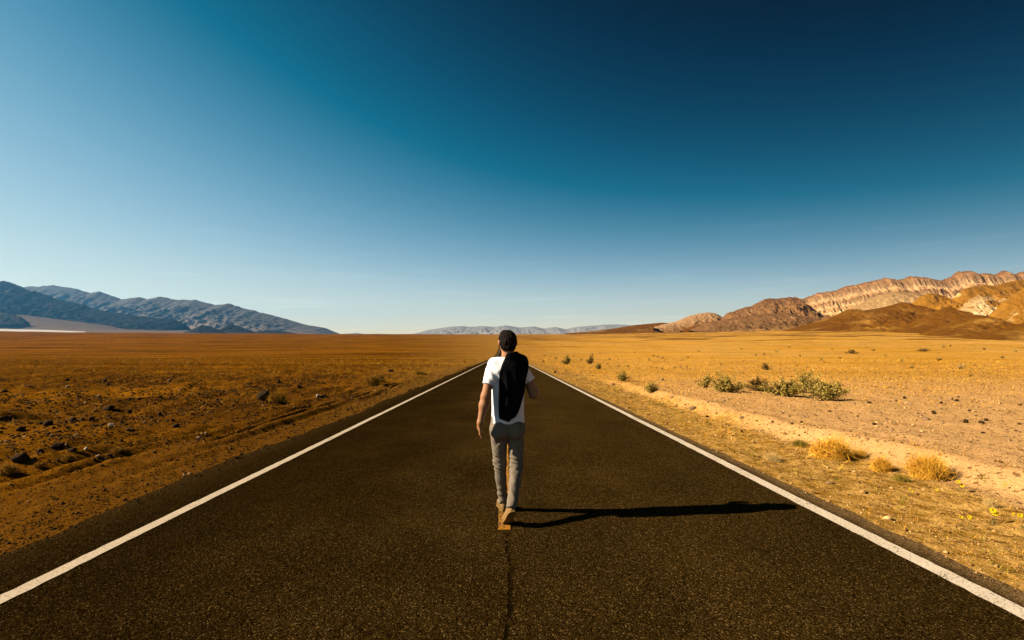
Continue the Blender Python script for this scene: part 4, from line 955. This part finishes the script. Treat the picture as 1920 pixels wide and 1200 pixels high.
# ------------------------------------------------------------------ gravel, grass and litter (nobody could count it)
def tint_mat(name, stops):
    m, nt, b = new_mat(name); q = NB(nt); q.base(q.ramp(q.attr('tint').outputs['Fac'], stops), b)
    b.inputs['Roughness'].default_value = 1.0; b.inputs['Specular IOR Level'].default_value = 0.03; return m
def pebbles(name, X, Y, S, tint, mat, label, seed):
    r = np.random.default_rng(seed); n = len(X)
    oct_ = np.array([[1, 0, 0], [-0.5, 0.87, 0], [-0.5, -0.87, 0], [0.3, 0.1, 0.75], [-0.35, -0.15, 0.6], [0.1, 0, -0.5]], float)
    fc = np.array([[0, 1, 3], [1, 4, 3], [1, 2, 4], [2, 0, 3], [2, 3, 4], [1, 0, 5], [2, 1, 5], [0, 2, 5]])
    an = r.uniform(0, 6.28, n); c, s_ = np.cos(an)[:, None], np.sin(an)[:, None]
    v = oct_[None]*(1+r.uniform(-0.3, 0.3, (n, 6, 3)))
    x = v[..., 0]*c-v[..., 1]*s_; y = v[..., 0]*s_+v[..., 1]*c; z = v[..., 2]*r.uniform(0.6, 1.2, (n, 1))
    Z = np.where((X > edge_l(Y)+0.05) & (X < edge_r(Y)-0.05), prof(Y)+0.012, G(X, Y))
    V = np.stack([x*S[:, None]+X[:, None], y*S[:, None]+Y[:, None], z*S[:, None]+(Z+0.15*S)[:, None]], -1).reshape(-1, 3)
    Fc = (np.arange(n)[:, None, None]*6+fc[None]).reshape(-1, 3)
    o = mesh_obj(name, V, Fc, mat, None, smooth=False, attrs={'tint': np.repeat(tint, 6)})
    return tag(o, label, None, None, 'stuff')
def frustum(r, n, px0, px1, d0, d1, p=1.0):
    d = np.exp(r.uniform(np.log(d0), np.log(d1), n)); tx = (r.uniform(px0, px1, n)-CX)/F
    return tx*d, d
r = np.random.default_rng(61)
X, Y = frustum(r, 90000, -120, 900, 3.0, 70); dens = fbm(X*0.22, Y*0.16, 77, 3)
keep = (X < -3.75) & ((r.uniform(size=len(X)) < (0.30+1.9*np.clip(dens+0.05, 0, 1))*(1-0.93*sstep(12, 42, Y))) | ((X > -4.6) & (r.uniform(size=len(X)) < 0.7)))
X, Y = X[keep], Y[keep]; S = (0.004+0.0011*Y)*r.lognormal(0, 0.5, len(X))*0.66*(1+0.6*sstep(6.5, 9, -X)); S = np.minimum(S, 0.06)
pebbles('gravel', X, Y, S, np.clip(r.beta(1.3, 2.6, len(X)), 0, 1), tint_mat('left gravel', [(0, (0.022, 0.012, 0.004)), (0.5, (0.085, 0.044, 0.012)), (0.8, (0.20, 0.105, 0.030)), (1, (0.55, 0.35, 0.17))]), 'dark loose gravel and rubble covering the left roadside', 62)
X, Y = frustum(r, 100000, 990, 2050, 2.6, 60)
keep = (X > 3.28) & (r.uniform(size=len(X)) < np.where(X < 3.6, 0.45, 0.55))
X, Y = X[keep], Y[keep]; S = np.minimum((0.003+0.0009*Y)*r.lognormal(0, 0.6, len(X))*0.62, 0.06)
pebbles('gravel', X, Y, S, np.clip(r.beta(1.2, 1.5, len(X)), 0, 1), tint_mat('right gravel', [(0, (0.12, 0.06, 0.022)), (0.25, (0.36, 0.18, 0.055)), (0.6, (0.85, 0.46, 0.16)), (1, (1.05, 0.64, 0.27))]), 'small tan pebbles strewn over the right roadside', 63)

def blades(name, X, Y, H, mat, tint, label, seed, wide=0.09, lean=0.5, per=5, sprd=0.35):
    r = np.random.default_rng(seed); n = len(X)*per
    X = np.repeat(X, per)+r.normal(0, 1, n)*np.repeat(H, per)*sprd; Y = np.repeat(Y, per)+r.normal(0, 1, n)*np.repeat(H, per)*sprd; H = np.repeat(H, per)*r.uniform(0.5, 1.2, n)
    Z = G(X, Y)-0.004; an = r.uniform(0, 6.28, n); b = np.stack([np.cos(an), np.sin(an), 0*an], 1)*(H*wide)[:, None]
    t = np.stack([r.normal(0, lean, n)*H, r.normal(0, lean, n)*H, H], 1); P = np.stack([X, Y, Z], 1)
    V = np.stack([P-b, P+b, P+t], 1).reshape(-1, 3)
    o = mesh_obj(name, V, np.arange(n*3).reshape(-1, 3), mat, None, smooth=False, attrs={'tint': np.repeat(np.clip(np.repeat(tint, per)+r.normal(0, 0.15, n), 0, 1), 3)})
    return tag(o, label, None, None, 'stuff')
# straw litter on the right verge
X, Y = frustum(r, 30000, 1000, 2000, 3.2, 75); dn = fbm(X*0.5, Y*0.25, 88, 3)
keep = (X > 3.55) & (X < 6.1+0.06*Y) & (r.uniform(size=len(X)) < 0.5+0.9*dn)
X, Y = X[keep], Y[keep]; blades('dry_grass', X, Y, np.minimum(0.006+0.0026*Y, 0.13)*r.lognormal(0, 0.45, len(X)), m_straw, np.clip(r.normal(0.2, 0.25, len(X)), 0, 1), 'short golden dry grass on the right verge', 64, 0.05, 1.0)
X, Y = frustum(r, 12000, 1000, 2000, 2.8, 45); dn = fbm(X*0.9, Y*0.5, 89, 3)
keep = (X > 3.6) & (X < 5.8) & (dn > 0.05); X, Y = X[keep], Y[keep]
blades('low_weeds', X, Y, np.minimum(0.012+0.0019*Y, 0.09)*r.lognormal(0, 0.5, len(X)), m_green, np.clip(r.normal(0.4, 0.25, len(X)), 0, 1), 'low olive weeds scattered over the right verge', 65, 0.13, 0.8)
X, Y = frustum(r, 16000, 1000, 2000, 2.8, 40)
keep = (X > 3.6) & (r.uniform(size=len(X)) < np.where(X < 5.8, 0.9, 0.45)); X, Y = X[keep], Y[keep]
blades('twig_litter', X, Y, np.minimum(0.008+0.0017*Y, 0.07)*np.minimum(r.lognormal(0, 0.5, len(X)), 1.8), m_litter, r.uniform(0, 1, len(X)), 'dark broken twigs and dead leaves littering the right verge', 68, 0.16, 1.6, 2, 0.6)
# sparse golden grass farther out on both sides
X, Y = frustum(r, 40000, 980, 1960, 12, 320); dn = fbm(X*0.08, Y*0.12, 90, 3)
keep = (X > 5.8) & (r.uniform(size=len(X)) < (0.15+1.2*np.clip(dn, 0, 1))*(1-sstep(60, 310, Y))); X, Y = X[keep], Y[keep]
blades('dry_grass', X, Y, np.minimum(0.02+0.0014*Y, 0.16)*r.lognormal(0, 0.35, len(X)), m_straw, np.clip(r.normal(0.3, 0.25, len(X)), 0, 1), 'sparse golden grass over the right plain', 66, 0.12, 0.8, 3)
X, Y = frustum(r, 60000, -60, 915, 7, 320); dn = fbm(X*0.13, Y*0.10, 91, 3)
keep = (X < -5.0) & (r.uniform(size=len(X)) < 0.05+1.5*np.clip(dn-0.05, 0, 1)+0.4*sstep(22, 40, Y)*(1-sstep(70, 300, Y))); X, Y = X[keep], Y[keep]
blades('dry_grass', X, Y, np.minimum(0.025+0.0018*Y, 0.18)*r.lognormal(0, 0.35, len(X)), m_straw_l, np.clip(r.normal(0.4, 0.25, len(X)), 0, 1), 'sparse brown gold grass over the left plain', 67, 0.10, 0.8, 4)

X, Y = frustum(r, 16000, -60, 1980, 45, 520); dn = fbm(X*0.03, Y*0.02, 95, 3)
keep = (np.abs(X) > 7) & (r.uniform(size=len(X)) < np.where(X > 0, 0.28, 0.35)*(0.4+1.4*np.clip(dn+0.1, 0, 1))); X, Y = X[keep], Y[keep]
blades('low_scrub', X, Y, (0.05+0.0006*Y)*r.lognormal(0, 0.4, len(X)), m_leaf2, np.clip(r.normal(0.35, 0.25, len(X)), 0, 1), 'fine low scrub speckling the far plain on both sides', 69, 0.3, 0.7, 5, 0.7)

# ------------------------------------------------------------------ haze
def build_haze():
    s = 13500.0
    v = [(-s, -s, -60), (s, -s, -60), (s, s, -60), (-s, s, -60), (-s, -s, 640), (s, -s, 640), (s, s, 640), (-s, s, 640)]
    f = [(0, 3, 2, 1), (4, 5, 6, 7), (0, 1, 5, 4), (1, 2, 6, 5), (2, 3, 7, 6), (3, 0, 4, 7)]
    m = bpy.data.materials.new('thin desert haze'); m.use_nodes = True; nt = m.node_tree
    nt.nodes.remove(nt.nodes['Principled BSDF'])
    pv = nt.nodes.new('ShaderNodeVolumePrincipled'); pv.inputs['Density'].default_value = 2.7e-5
    pv.inputs['Color'].default_value = (0.14, 0.50, 1.0, 1); pv.inputs['Anisotropy'].default_value = 0.5
    nt.links.new(pv.outputs[0], nt.nodes['Material Output'].inputs['Volume'])
    tag(mesh_obj('haze', v, f, m, smooth=False), 'thin blue haze over the valley', None, None, 'stuff')
build_haze()
